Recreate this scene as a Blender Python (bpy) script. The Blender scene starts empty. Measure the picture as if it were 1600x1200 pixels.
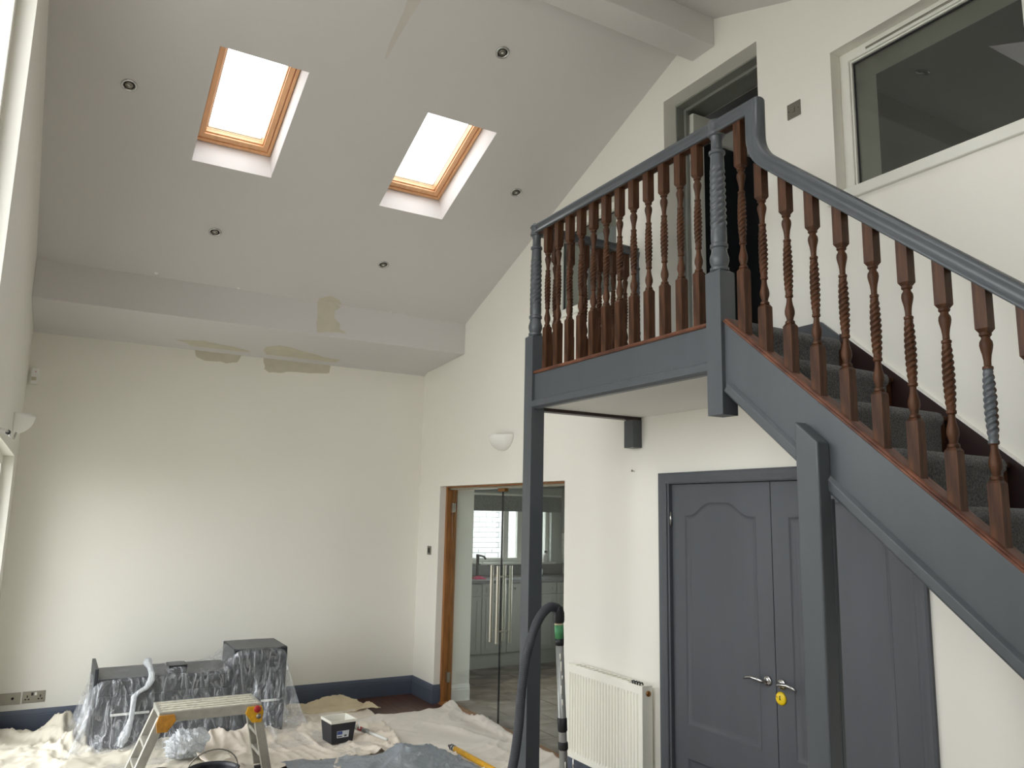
import bpy, math, random
import numpy as np
from mathutils import Vector, Matrix
random.seed(7)
scene = bpy.context.scene
C = scene.collection
PI = math.pi

# ------------------------------------------------------------------ camera
FPX, YAW, PITCH, ROLL = 1228.0, 0.5216, 0.1641, 0.0209
fw = Vector((math.sin(YAW)*math.cos(PITCH), math.cos(YAW)*math.cos(PITCH), math.sin(PITCH)))
rt = Vector((math.cos(YAW), -math.sin(YAW), 0)); up = rt.cross(fw)
r2 = math.cos(ROLL)*rt + math.sin(ROLL)*up
u2 = -math.sin(ROLL)*rt + math.cos(ROLL)*up
cam_d = bpy.data.cameras.new('camera'); cam = bpy.data.objects.new('camera', cam_d); C.objects.link(cam)
M = Matrix.Identity(4)
for i in range(3):
    M[i][0], M[i][1], M[i][2] = r2[i], u2[i], -fw[i]
M[2][3] = 1.78
cam.matrix_world = M
cam_d.sensor_width = 36.0; cam_d.lens = FPX/1600*36.0; cam_d.clip_start = 0.02; cam_d.clip_end = 200
scene.camera = cam

# ------------------------------------------------------------------ sky, light, exposure
world = bpy.data.worlds.new('overcast_sky'); scene.world = world; world.use_nodes = True
bg = world.node_tree.nodes['Background']
bg.inputs[0].default_value = (0.975, 0.98, 1.0, 1); bg.inputs[1].default_value = 3.0
scene.view_settings.view_transform = 'Standard'; scene.view_settings.look = 'None'
scene.view_settings.gamma = 1.0; scene.view_settings.use_curve_mapping = False
scene.view_settings.exposure = 1.26
scene.cycles.max_bounces = 14; scene.cycles.diffuse_bounces = 8; scene.cycles.transparent_max_bounces = 24
scene.cycles.caustics_reflective = False; scene.cycles.caustics_refractive = False
scene.cycles.sample_clamp_indirect = 8.0

def portal(loc, rot, sx, sy):
    """marks a window opening for the sampler; gives off no light of its own"""
    l = bpy.data.lights.new('window_portal', 'AREA'); l.shape = 'RECTANGLE'; l.size = sx; l.size_y = sy
    l.cycles.is_portal = True
    o = bpy.data.objects.new('window_portal', l); C.objects.link(o); o.location = loc; o.rotation_euler = rot
    return o

# ------------------------------------------------------------------ room dimensions (metres)
XL, XB, YA, YN = -0.28, 3.30, 7.615, -2.0
WB = 0.38                                    # thickness of the right wall
SL = 0.4027                                  # slope of the far half of the roof
SN = 0.39
RIDGE_Y = 3.39
def zfar(y): return 3.587 + (6.676 - y)*SL
def znear(y): return 4.917 - (RIDGE_Y - y)*SN
XP0, XP1 = 2.451, 2.541                      # newel posts of the stair
SLOPE = 0.85                                 # pitch of the stair
def zcap(y): return 2.631 + (y - 2.419)*SLOPE   # top of brown capping
LAND = 2.65
# ------------------------------------------------------------------ materials
def lin(c):
    out = []
    for v in c:
        v = v/255.0
        out.append(v/12.92 if v <= 0.04045 else ((v+0.055)/1.055)**2.4)
    return out
MATS = {}
def mat(name, rgb, rough=0.6, metal=0.0, var=0.0, vscale=4.0, bump=0.0, bscale=60.0, rgb2=None, spec=0.5, stretch=None, coat=0.0, sheen=0.0):
    m = bpy.data.materials.new(name); m.use_nodes = True; nt = m.node_tree; b = nt.nodes['Principled BSDF']
    c = lin(rgb); b.inputs['Base Color'].default_value = (*c, 1)
    b.inputs['Roughness'].default_value = rough; b.inputs['Metallic'].default_value = metal
    b.inputs['Specular IOR Level'].default_value = spec
    if coat: b.inputs['Coat Weight'].default_value = coat
    if sheen: b.inputs['Sheen Weight'].default_value = sheen
    tc = nt.nodes.new('ShaderNodeTexCoord'); vec = tc.outputs['Object']
    if stretch:
        mp = nt.nodes.new('ShaderNodeMapping'); mp.inputs['Scale'].default_value = stretch
        nt.links.new(vec, mp.inputs['Vector']); vec = mp.outputs['Vector']
    if var or rgb2:
        n = nt.nodes.new('ShaderNodeTexNoise'); n.inputs['Scale'].default_value = vscale; n.inputs['Detail'].default_value = 5
        nt.links.new(vec, n.inputs['Vector'])
        r = nt.nodes.new('ShaderNodeValToRGB')
        r.color_ramp.elements[0].position = 0.3; r.color_ramp.elements[1].position = 0.7
        ca = [x*(1-var) for x in c]; cb = lin(rgb2) if rgb2 else [min(1, x*(1+var)) for x in c]
        r.color_ramp.elements[0].color = (*ca, 1); r.color_ramp.elements[1].color = (*cb, 1)
        nt.links.new(n.outputs['Fac'], r.inputs['Fac']); nt.links.new(r.outputs['Color'], b.inputs['Base Color'])
    if bump:
        n2 = nt.nodes.new('ShaderNodeTexNoise'); n2.inputs['Scale'].default_value = bscale; n2.inputs['Detail'].default_value = 6
        nt.links.new(vec, n2.inputs['Vector'])
        bp = nt.nodes.new('ShaderNodeBump'); bp.inputs['Strength'].default_value = bump; bp.inputs['Distance'].default_value = 0.01
        nt.links.new(n2.outputs['Fac'], bp.inputs['Height']); nt.links.new(bp.outputs['Normal'], b.inputs['Normal'])
    MATS[name] = m
    return m
def glass_mat(name, tint=(1, 1, 1), refl=0.09, rough=0.0):
    m = bpy.data.materials.new(name); m.use_nodes = True; nt = m.node_tree; nt.nodes.clear()
    out = nt.nodes.new('ShaderNodeOutputMaterial'); mix = nt.nodes.new('ShaderNodeMixShader')
    t = nt.nodes.new('ShaderNodeBsdfTransparent'); t.inputs['Color'].default_value = (*tint, 1)
    g = nt.nodes.new('ShaderNodeBsdfGlossy'); g.inputs['Roughness'].default_value = rough
    lw = nt.nodes.new('ShaderNodeLayerWeight'); lw.inputs['Blend'].default_value = 0.5
    pw_ = nt.nodes.new('ShaderNodeMath'); pw_.operation = 'POWER'; pw_.inputs[1].default_value = 5.0
    ma = nt.nodes.new('ShaderNodeMath'); ma.operation = 'MULTIPLY_ADD'; ma.inputs[1].default_value = 0.9; ma.inputs[2].default_value = refl*0.5
    nt.links.new(lw.outputs['Facing'], pw_.inputs[0]); nt.links.new(pw_.outputs[0], ma.inputs[0]); nt.links.new(ma.outputs[0], mix.inputs[0])
    nt.links.new(t.outputs[0], mix.inputs[1]); nt.links.new(g.outputs[0], mix.inputs[2]); nt.links.new(mix.outputs[0], out.inputs[0])
    MATS[name] = m; return m
def film_mat(name, rgb, opacity, gloss=0.25, rough=0.25, bump=0.5, bscale=25.0, streak=0.25):
    """thin polythene: mostly clear, milky crease streaks that also paint in bright highlights"""
    m = bpy.data.materials.new(name); m.use_nodes = True; nt = m.node_tree; nt.nodes.clear()
    N = nt.nodes.new; L = nt.links.new
    out = N('ShaderNodeOutputMaterial'); tr = N('ShaderNodeBsdfTransparent')
    df = N('ShaderNodeBsdfDiffuse'); tl = N('ShaderNodeBsdfTranslucent'); gl = N('ShaderNodeBsdfGlossy')
    c = (*lin(rgb), 1)
    for s in (df, tl): s.inputs['Color'].default_value = c
    gl.inputs['Roughness'].default_value = rough; gl.inputs['Color'].default_value = (0.9, 0.92, 0.95, 1)
    tc = N('ShaderNodeTexCoord'); nz = N('ShaderNodeTexNoise'); nz.inputs['Scale'].default_value = bscale; nz.inputs['Detail'].default_value = 7
    nz.inputs['Distortion'].default_value = 1.2
    mp = N('ShaderNodeMapping'); mp.inputs['Scale'].default_value = (1.4, 1.4, 0.5); mp.inputs['Rotation'].default_value = (0.2, 0.5, 0.3)
    L(tc.outputs['Object'], mp.inputs['Vector']); L(mp.outputs['Vector'], nz.inputs['Vector'])
    bp = N('ShaderNodeBump'); bp.inputs['Strength'].default_value = bump; bp.inputs['Distance'].default_value = 0.03
    L(nz.outputs['Fac'], bp.inputs['Height'])
    for s in (df, tl, gl): L(bp.outputs['Normal'], s.inputs['Normal'])
    rp = N('ShaderNodeValToRGB'); rp.color_ramp.elements[0].position = 0.455; rp.color_ramp.elements[1].position = 0.50
    rp.color_ramp.elements[0].color = (opacity,)*3 + (1,); rp.color_ramp.elements[1].color = (min(1, opacity+streak),)*3 + (1,)  # opacity streaks along creases stand in for highlights on the film
    e3 = rp.color_ramp.elements.new(0.545); e3.color = (opacity,)*3 + (1,)
    e4 = rp.color_ramp.elements.new(0.70); e4.color = (min(1, opacity+streak*0.5),)*3 + (1,)
    L(nz.outputs['Fac'], rp.inputs['Fac'])
    m1 = N('ShaderNodeMixShader'); m1.inputs[0].default_value = 0.5; L(df.outputs[0], m1.inputs[1]); L(tl.outputs[0], m1.inputs[2])
    m2 = N('ShaderNodeMixShader'); m2.inputs[0].default_value = gloss; L(m1.outputs[0], m2.inputs[1]); L(gl.outputs[0], m2.inputs[2])
    m3 = N('ShaderNodeMixShader'); L(rp.outputs['Color'], m3.inputs[0]); L(tr.outputs[0], m3.inputs[1]); L(m2.outputs[0], m3.inputs[2])
    L(m3.outputs[0], out.inputs[0]); MATS[name] = m; return m

mat('wall_paint', (234, 232, 224), 0.75, var=0.015, vscale=1.2, bump=0.04, bscale=180, spec=0.3)
mat('ceiling_paint', (210, 207, 206), 0.8, var=0.012, vscale=0.8, bump=0.03, bscale=160, spec=0.3)
mat('reveal_paint', (236, 235, 230), 0.7, spec=0.3)
mat('bare_plaster', (200, 195, 178), 0.9, var=0.05, vscale=9, bump=0.08, bscale=90)
mat('rust_stain', (202, 197, 190), 0.9, var=0.04, vscale=7)
mat('grey_paint', (75, 79, 83), 0.36, var=0.05, vscale=2.2, bump=0.05, bscale=140, spec=0.45, stretch=(6, 6, 1))
mat('door_grey_paint', (82, 85, 91), 0.5, var=0.05, vscale=1.6, bump=0.05, bscale=120, spec=0.4, stretch=(5, 5, 1))
mat('navy_skirting', (78, 86, 102), 0.45, var=0.04, bump=0.03, bscale=100)
mat('brown_wood', (54, 32, 19), 0.5, var=0.3, vscale=5, bump=0.05, bscale=70, rgb2=(86, 54, 33), stretch=(9, 9, 1.2), spec=0.22)
mat('capping_wood', (70, 38, 27), 0.48, var=0.3, vscale=6, bump=0.06, bscale=70, rgb2=(112, 70, 50), stretch=(9, 1.5, 2), spec=0.3)
mat('maroon_wood', (40, 20, 19), 0.4, var=0.2, vscale=4, stretch=(8, 1, 1))
mat('carpet', (80, 81, 83), 0.98, var=0.45, vscale=160, bump=1.0, bscale=260, rgb2=(128, 128, 128), spec=0.1, sheen=0.15)
mat('oak_frame', (138, 88, 42), 0.45, var=0.2, vscale=5, rgb2=(164, 110, 58), stretch=(10, 10, 0.8), bump=0.04, bscale=60)
mat('pine', (224, 172, 126), 0.45, var=0.12, vscale=4, rgb2=(228, 178, 130), stretch=(8, 1, 1), bump=0.03, bscale=50)
mat('white_plastic', (232, 232, 228), 0.35)
mat('pvc_white', (226, 226, 218), 0.35)
mat('door_white', (218, 218, 210), 0.45)
mat('radiator_white', (242, 241, 230), 0.35)
mat('chrome', (200, 200, 200), 0.18, metal=1.0)
mat('brushed_steel', (176, 172, 160), 0.32, metal=1.0, bump=0.05, bscale=200, stretch=(1, 1, 30))
mat('steel_plate', (140, 136, 126), 0.4, metal=0.85)
mat('bronze', (150, 104, 58), 0.35, metal=0.8)
mat('black_plastic', (24, 25, 30), 0.45)
mat('dark_hole', (14, 13, 12), 0.9)
mat('aluminium', (188, 186, 178), 0.42, metal=0.75, var=0.12, vscale=18, bump=0.05, bscale=80)
mat('paint_spattered_alu', (198, 194, 180), 0.6, metal=0.25, var=0.12, vscale=30, rgb2=(226, 222, 208), bump=0.1, bscale=90)
mat('yellow_plastic', (214, 160, 30), 0.5, var=0.15, vscale=40)
mat('lock_yellow', (240, 205, 20), 0.3)
mat('worn_mustard', (176, 122, 40), 0.6, var=0.25, vscale=30)
mat('red_plastic', (170, 36, 40), 0.45)
mat('canvas', (226, 216, 203), 0.95, var=0.07, vscale=3.5, bump=0.35, bscale=320, spec=0.1)
mat('canvas_pale', (224, 217, 208), 0.95, var=0.06, vscale=4, bump=0.35, bscale=320, spec=0.1)
mat('canvas_yellow', (212, 197, 168), 0.95, var=0.08, vscale=5, bump=0.35, bscale=300, spec=0.1)
mat('canvas_grey', (208, 202, 187), 0.95, var=0.08, vscale=4, bump=0.35, bscale=300, spec=0.1)
mat('floorboard', (70, 42, 32), 0.38, var=0.3, vscale=3, rgb2=(92, 58, 44), stretch=(12, 1, 1), bump=0.04, bscale=40)
mat('subfloor', (40, 26, 20), 0.8)
mat('tub_black', (28, 30, 40), 0.4)
mat('tub_label', (206, 212, 220), 0.5)
mat('label_blue', (60, 84, 150), 0.5)
mat('label_dark', (70, 76, 92), 0.5)
mat('wet_paint', (238, 236, 226), 0.3, var=0.03, vscale=12)
mat('dark_cabinet', (32, 35, 42), 0.45, var=0.05)
mat('hose_rubber', (58, 60, 66), 0.6, var=0.08, vscale=20)
mat('tube_grey', (150, 152, 150), 0.32, metal=0.35, var=0.06, vscale=10)
mat('green_tape', (74, 142, 96), 0.5, var=0.15, vscale=30)
mat('cream_tape', (206, 198, 170), 0.5)
mat('bottle_white', (225, 225, 222), 0.4)
mat('pink_cloth', (226, 60, 120), 0.9, bump=0.3, bscale=80)
mat('kitchen_cabinet', (128, 130, 124), 0.5, var=0.03)
mat('kitchen_wall', (178, 184, 178), 0.8, var=0.02)
mat('worktop', (54, 56, 60), 0.35, var=0.15, vscale=30)
mat('blind_fabric', (84, 92, 92), 0.95, var=0.25, vscale=60, rgb2=(116, 124, 122))
mat('stone_tile', (112, 100, 90), 0.5, var=0.35, vscale=3.5, rgb2=(164, 150, 137), bump=0.15, bscale=20, stretch=(1, 1.4, 1))
mat('grout', (168, 162, 152), 0.9)
mat('white_brick', (186, 186, 188), 0.85, var=0.04, vscale=8, bump=0.2, bscale=40)
mat('mortar', (140, 140, 144), 0.95)
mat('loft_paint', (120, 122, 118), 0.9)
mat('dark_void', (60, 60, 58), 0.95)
mat('ground', (176, 174, 166), 0.95, var=0.2, vscale=2)
mat('roller_metal', (190, 190, 190), 0.25, metal=1.0)
mat('tape_red', (184, 70, 70), 0.6)
mat('cable_white', (225, 228, 232), 0.4)
glass_mat('clear_glass', (0.98, 0.99, 0.985))
glass_mat('door_glass', (0.93, 0.96, 0.95))
glass_mat('window_glass', (0.9, 0.93, 0.91), refl=0.17)
film_mat('polythene', (232, 236, 244), 0.15, gloss=0.42, rough=0.16, bump=1.0, bscale=10.5, streak=0.31)
film_mat('polythene_milky', (232, 236, 240), 0.72, gloss=0.25, rough=0.3, bump=0.8, bscale=22, streak=0.2)
film_mat('polythene_bluegrey', (176, 186, 198), 0.80, gloss=0.28, rough=0.33, bump=0.4, bscale=14, streak=0.1)

# ------------------------------------------------------------------ mesh helpers
class MB:
    def __init__(s): s.v = []; s.f = []
    def add(s, vs, fs):
        n = len(s.v); s.v += [tuple(map(float, p)) for p in vs]; s.f += [tuple(i+n for i in f) for f in fs]; return s
    def box(s, x0, x1, y0, y1, z0, z1):
        x0, x1 = min(x0, x1), max(x0, x1); y0, y1 = min(y0, y1), max(y0, y1); z0, z1 = min(z0, z1), max(z0, z1)
        return s.add([(x0,y0,z0),(x1,y0,z0),(x1,y1,z0),(x0,y1,z0),(x0,y0,z1),(x1,y0,z1),(x1,y1,z1),(x0,y1,z1)],
                     [(3,2,1,0),(4,5,6,7),(0,1,5,4),(1,2,6,5),(2,3,7,6),(3,0,4,7)])
    def prism(s, poly, axis, a0, a1):
        """polygon in the two other axes (in xyz order) extruded along axis"""
        def P(p, a):
            if axis == 'x': return (a, p[0], p[1])
            if axis == 'y': return (p[0], a, p[1])
            return (p[0], p[1], a)
        n = len(poly); vs = [P(p, a0) for p in poly] + [P(p, a1) for p in poly]
        fs = [tuple(range(n))[::-1], tuple(range(n, 2*n))] + [(i, (i+1) % n, n+(i+1) % n, n+i) for i in range(n)]
        return s.add(vs, fs)
    def hexa(s, b, t):
        """eight corners: four bottom, four top"""
        return s.add(list(b)+list(t), [(3,2,1,0),(4,5,6,7),(0,1,5,4),(1,2,6,5),(2,3,7,6),(3,0,4,7)])
    def tube(s, pts, r, n=10, caps=True, closed=False):
        pts = [Vector(p) for p in pts]; rs = r if isinstance(r, (list, tuple)) else [r]*len(pts)
        rings = []; prev = None; k = len(pts)
        for i, p in enumerate(pts):
            if closed: t = pts[(i+1) % k] - pts[i-1]
            else: t = pts[min(i+1, k-1)] - pts[max(i-1, 0)]
            t.normalize()
            if prev is None:
                a = Vector((0, 0, 1)) if abs(t.z) < 0.9 else Vector((1, 0, 0)); u = t.cross(a).normalized()
            else:
                u = (prev - t*prev.dot(t)).normalized()
            prev = u; w = t.cross(u)
            rings.append([p + rs[i]*(math.cos(2*PI*j/n)*u + math.sin(2*PI*j/n)*w) for j in range(n)])
        vs = [q for R in rings for q in R]; fs = []
        for i in range(k if closed else k-1):
            i2 = (i+1) % k
            for j in range(n): fs.append((i*n+j, i*n+(j+1) % n, i2*n+(j+1) % n, i2*n+j))
        if caps and not closed: fs += [tuple(range(n))[::-1], tuple(range((k-1)*n, k*n))]
        return s.add(vs, fs)
    def lathe(s, prof, c=(0,0,0), n=24, axis='z', a0=0.0, a1=2*PI):
        """prof: (radius, height) pairs"""
        full = abs(a1-a0-2*PI) < 1e-6; m = n if full else n+1; vs = []; fs = []
        for r, h in prof:
            for j in range(m):
                a = a0+(a1-a0)*j/n; x, y, z = r*math.cos(a), r*math.sin(a), h
                if axis == 'x': x, y, z = z, x, y
                elif axis == 'y': x, y, z = x, z, y
                vs.append((c[0]+x, c[1]+y, c[2]+z))
        for i in range(len(prof)-1):
            for j in range(n): fs.append((i*m+j, i*m+(j+1) % m, (i+1)*m+(j+1) % m, (i+1)*m+j))
        if full:
            if prof[0][0] > 1e-5: fs.append(tuple(range(m))[::-1])
            if prof[-1][0] > 1e-5: fs.append(tuple(range((len(prof)-1)*m, len(prof)*m)))
        return s.add(vs, fs)
    def sweep(s, path, prof, fn, closed=False, pclosed=True, caps=True):
        """2-D path (a,b) with mitred joins, profile of (offset along left normal, height); fn(a,b,h) gives the point"""
        k = len(path); m = len(prof); vs = []; fs = []
        P = [Vector(p) for p in path]
        for i in range(k):
            d1 = (P[i]-P[i-1]) if (closed or i > 0) else (P[i+1]-P[i])
            d2 = (P[(i+1) % k]-P[i]) if (closed or i < k-1) else (P[i]-P[i-1])
            d1 = d1.normalized(); d2 = d2.normalized()
            n1 = Vector((-d1.y, d1.x)); n2 = Vector((-d2.y, d2.x)); q = (n1+n2)/max(0.2, 1+n1.dot(n2))
            for o, h in prof: vs.append(fn(P[i].x+q.x*o, P[i].y+q.y*o, h))
        for i in range(k if closed else k-1):
            i2 = (i+1) % k
            for j in range(m if pclosed else m-1):
                j2 = (j+1) % m; fs.append((i*m+j, i*m+j2, i2*m+j2, i2*m+j))
        if caps and pclosed and not closed: fs += [tuple(range(m))[::-1], tuple(range((k-1)*m, k*m))]
        return s.add(vs, fs)
    def mesh(s, name):
        me = bpy.data.meshes.new(name); me.from_pydata(s.v, [], s.f); me.validate()
        import bmesh
        bm = bmesh.new(); bm.from_mesh(me); bmesh.ops.recalc_face_normals(bm, faces=bm.faces); bm.to_mesh(me); bm.free()
        return me

WO = {}
def link(name, me, material=None, parent=None, origin=(0,0,0), bevel=0.0, smooth=False, seg=2, rotz=0.0):
    o = bpy.data.objects.new(name, me); C.objects.link(o)
    if material and len(me.materials) == 0: me.materials.append(MATS[material])
    origin = Vector(origin)
    if parent is not None:
        o.parent = parent; o.location = origin - WO[parent.name]
    else: o.location = origin
    o.rotation_euler = (0, 0, rotz)
    WO[o.name] = origin
    if smooth:
        for p in me.polygons: p.use_smooth = True
    if bevel:
        b = o.modifiers.new('bevel', 'BEVEL'); b.width = bevel; b.segments = seg; b.limit_method = 'ANGLE'; b.angle_limit = math.radians(40)
        b.harden_normals = False
    return o
def obj(name, mb, material, parent=None, bevel=0.0, smooth=False, label=None, cat=None, group=None, kind=None, origin=(0,0,0), seg=2):
    """mb is in world coordinates; origin moves the pivot"""
    if origin != (0,0,0): mb.v = [(p[0]-origin[0], p[1]-origin[1], p[2]-origin[2]) for p in mb.v]
    o = link(name, mb.mesh(name), material, parent, origin, bevel, smooth, seg)
    return tag(o, label, cat, group, kind)
def tag(o, label=None, cat=None, group=None, kind=None):
    if label: o['label'] = label
    if cat: o['category'] = cat
    if group: o['group'] = group
    if kind: o['kind'] = kind
    return o
def thing(name, loc, label, cat, group=None, kind=None):
    o = bpy.data.objects.new(name, None); C.objects.link(o); o.location = loc; o.empty_display_size = 0.05
    WO[o.name] = Vector(loc); return tag(o, label, cat, group, kind)
def B(x0,x1,y0,y1,z0,z1): return MB().box(x0,x1,y0,y1,z0,z1)
def autosmooth(o, ang=35):
    me = o.data
    for p in me.polygons: p.use_smooth = True
    try: me.set_sharp_from_angle(angle=math.radians(ang))
    except Exception: pass
    return o

def slab(a0, a1, b0, b1, t0, t1, holes, fn):
    """a slab in (a,b) with rectangular holes; t is its thickness axis; fn(a,b,t) gives the point"""
    A = sorted({a0, a1, *[h[0] for h in holes], *[h[1] for h in holes]}); A = [a for a in A if a0 <= a <= a1]
    Bv = sorted({b0, b1, *[h[2] for h in holes], *[h[3] for h in holes]}); Bv = [b for b in Bv if b0 <= b <= b1]
    def solid(i, j):
        if i < 0 or j < 0 or i >= len(A)-1 or j >= len(Bv)-1: return False
        a = (A[i]+A[i+1])/2; b = (Bv[j]+Bv[j+1])/2
        return not any(h[0] < a < h[1] and h[2] < b < h[3] for h in holes)
    idx = {}; vs = []; fs = []
    def V(a, b, t):
        k = (a, b, t)
        if k not in idx: idx[k] = len(vs); vs.append(fn(a, b, t))
        return idx[k]
    for i in range(len(A)-1):
        for j in range(len(Bv)-1):
            if not solid(i, j): continue
            p, q, r, s_ = A[i], A[i+1], Bv[j], Bv[j+1]
            fs.append((V(p,r,t0), V(q,r,t0), V(q,s_,t0), V(p,s_,t0))); fs.append((V(p,r,t1), V(p,s_,t1), V(q,s_,t1), V(q,r,t1)))
            if not solid(i-1, j): fs.append((V(p,r,t0), V(p,s_,t0), V(p,s_,t1), V(p,r,t1)))
            if not solid(i+1, j): fs.append((V(q,r,t0), V(q,r,t1), V(q,s_,t1), V(q,s_,t0)))
            if not solid(i, j-1): fs.append((V(p,r,t0), V(p,r,t1), V(q,r,t1), V(q,r,t0)))
            if not solid(i, j+1): fs.append((V(p,s_,t0), V(q,s_,t0), V(q,s_,t1), V(p,s_,t1)))
    return MB().add(vs, fs)

_rng = np.random.RandomState(3); _LAT = _rng.rand(256, 256)
def vnoise(x, y, seed=0):
    x = np.asarray(x, float)+seed*17.31; y = np.asarray(y, float)+seed*9.77
    xi = np.floor(x).astype(int); yi = np.floor(y).astype(int); fx = x-xi; fy = y-yi
    fx = fx*fx*fx*(fx*(fx*6-15)+10); fy = fy*fy*fy*(fy*(fy*6-15)+10)
    g = lambda a, b: _LAT[a % 256, b % 256]
    return (g(xi,yi)*(1-fx)+g(xi+1,yi)*fx)*(1-fy)+(g(xi,yi+1)*(1-fx)+g(xi+1,yi+1)*fx)*fy
def fbm(x, y, seed=0, o=4):
    s = 0; a = 0.5; t = 0
    for k in range(o): s = s+a*vnoise(x*2**k, y*2**k, seed+k); t += a; a *= 0.5
    return s/t

# ================================================================== STRUCTURE
# floor
fl = obj('floor', B(XL-0.3, XB+0.12, YN, YA, -0.12, -0.012), 'subfloor', label='dark brown wooden floor, bare near the far corner', kind='structure')
pw = 0.186; plank_me = {}
x = XL; row = 0
while x < XB+0.07:
    y = 4.3 - (row % 3)*0.42
    while y < YA:
        y1 = min(y+1.28, YA); L = round(y1-y, 3); w = min(pw, XB+0.07-x)
        key = (L, round(w, 3))
        if L > 0.05 and w > 0.02:
            if key not in plank_me: plank_me[key] = B(0.001, w-0.001, 0.001, L-0.001, -0.012, 0.0).mesh('plank')
            link('plank', plank_me[key], 'floorboard', fl, (x, y, 0), bevel=0.0015, seg=1)
        y = y1
    x += pw; row += 1
obj('floor_near', B(XL-0.3, XB+0.1, YN, 3.46, -0.012, -0.001), 'floorboard', label='dark wooden floor below and behind the viewpoint', kind='structure')

# far wall (eaves side)
wf = obj('wall_far', B(XL-0.3, XB+WB, YA, YA+0.3, -0.1, 4.2), 'wall_paint', label='tall blank cream wall below the eaves box', kind='structure')
# right wall with openings  (y0,y1,z0,z1)
RL = (RIDGE_Y, RIDGE_Y, 0.0, 0.0)   # puts a corner at the ridge
def gable_pt(a, b, t): return (t, a, min(b, (zfar(a) if a >= RIDGE_Y else znear(a))+0.12))
GD = (4.92, 7.12, -0.1, 2.036)      # glass doors
UD = (2.957, 3.772, LAND, 4.542)   # upstairs door
IW = (1.50, 2.466, 3.425, 4.203)   # inner window
IW2 = (4.292, 5.17, 3.355, 4.075) # inner window behind the landing balusters
CD = (2.175, 3.785, -0.1, 2.0)      # cupboard doors
wr = obj('wall_right', slab(YN, YA+0.3, -0.1, 5.5, XB, XB+WB, [GD, UD, IW, IW2, CD, RL], gable_pt), 'wall_paint',
         label='cream gable wall with the doors, inner window and stair', kind='structure')
# left wall: two glazed openings in view, two more added for daylight
LW1 = (2.35, 3.86, 2.2, 4.42)
LW3 = (-1.6, 0.3, 1.2, 2.6)  # unseen window, added to bring daylight in beside the camera
LW4 = (0.75, 2.27, 2.2, 3.80)  # unseen window, added to brighten the upper part of the gable wall
LW2 = (4.75, 7.10, 0.0, 2.14)
wl = obj('wall_left', slab(YN, YA+0.3, -0.1, 5.5, XL-0.3, XL, [LW1, LW2, LW3, LW4, RL], gable_pt), 'wall_paint',
         label='white gable wall at the left edge', kind='structure')
obj('wall_near', B(XL-0.3, XB+WB, YN-0.3, YN, -0.1, 3.4), 'wall_paint', label='cream wall behind the viewpoint', kind='structure')

# roof slopes with skylight shafts
def far_pt(cosn=1/math.sqrt(1+SL*SL)):
    def fn(a, b, t):      # a = X, b = horizontal Y at ceiling face, t = perpendicular distance
        return (a, b + t*SL*cosn, zfar(b) + t*cosn)
    return fn
def near_pt(cosn=1/math.sqrt(1+SN*SN)):
    def fn(a, b, t): return (a, b - t*SN*cosn, znear(b) + t*cosn)
    return fn
FP, NP = far_pt(), near_pt()
SKY_F = [(0.588, 1.113, 4.535, 5.421), (1.932, 2.460, 4.570, 5.453)]
SKY_N = [(x0, x1, 2*RIDGE_Y-y1, 2*RIDGE_Y-y0) for x0, x1, y0, y1 in SKY_F]
cf = obj('ceiling', slab(XL-0.3, XB+WB, RIDGE_Y-0.05, YA+0.4, 0.0, 0.30, SKY_F, FP), 'ceiling_paint', label='sloping white ceiling with two skylights over the far half', kind='structure')
cn = obj('ceiling', slab(XL-0.3, XB+WB, YN-0.4, RIDGE_Y+0.05, 0.0, 0.30, SKY_N, NP), 'ceiling_paint', label='sloping white ceiling on the near side of the ridge beam', kind='structure')
rb = obj('ridge_beam', B(XL, XB, 3.29, 3.49, 4.69, 4.98), 'ceiling_paint', bevel=0.006, label='boxed white ridge beam running to the gable wall', cat='beam', kind='structure')
# eaves box
eb = obj('eaves_box', MB().prism([(6.67, 3.29), (YA, 3.232), (YA, 3.75), (6.67, 3.62)], 'x', XL, XB), 'ceiling_paint', bevel=0.004,
         label='long boxed-in eaves step above the far wall', kind='structure')

# patches of bare plaster: thin skims with ragged outlines
def ragged(pts, seed, step=0.02, amp=0.012):
    out = []; n = len(pts)
    for i in range(n):
        a = Vector(pts[i]); b = Vector(pts[(i+1) % n]); d = b-a; k = max(1, int(d.length/step)); nn = Vector((-d.y, d.x)).normalized()
        for j in range(k):
            p = a+d*(j/k); w = float(vnoise(p.x*14, p.y*14, seed))-0.5
            out.append((p.x+nn.x*w*amp*2, p.y+nn.y*w*amp*2))
    return out
def zsof(y): return 3.29 + (y-6.67)*(3.232-3.29)/(YA-6.67)
def patch_wall(pts, seed): obj('plaster_patch', MB().prism(ragged(pts, seed), 'y', YA-0.0015, YA+0.003), 'bare_plaster', wf)
def patch_sof(pts, seed):
    mb = MB().prism(ragged(pts, seed), 'z', 0, 1); mb.v = [(p[0], p[1], zsof(p[1])-0.0015+0.004*p[2]) for p in mb.v]; obj('plaster_patch', mb, 'bare_plaster', eb)
patch_wall([(0.98, 3.24), (1.02, 3.15), (1.10, 3.12), (1.22, 3.13), (1.28, 3.11), (1.38, 3.14), (1.42, 3.24)], 1)
patch_sof([(0.80, 7.40), (1.02, 7.33), (1.40, 7.46), (1.47, 7.52), (1.42, 7.60), (0.98, 7.60), (0.92, 7.49)], 2)
patch_wall([(1.63, 3.24), (1.63, 3.10), (1.68, 3.075), (1.80, 3.09), (2.26, 3.135), (2.28, 3.24)], 3)
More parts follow.
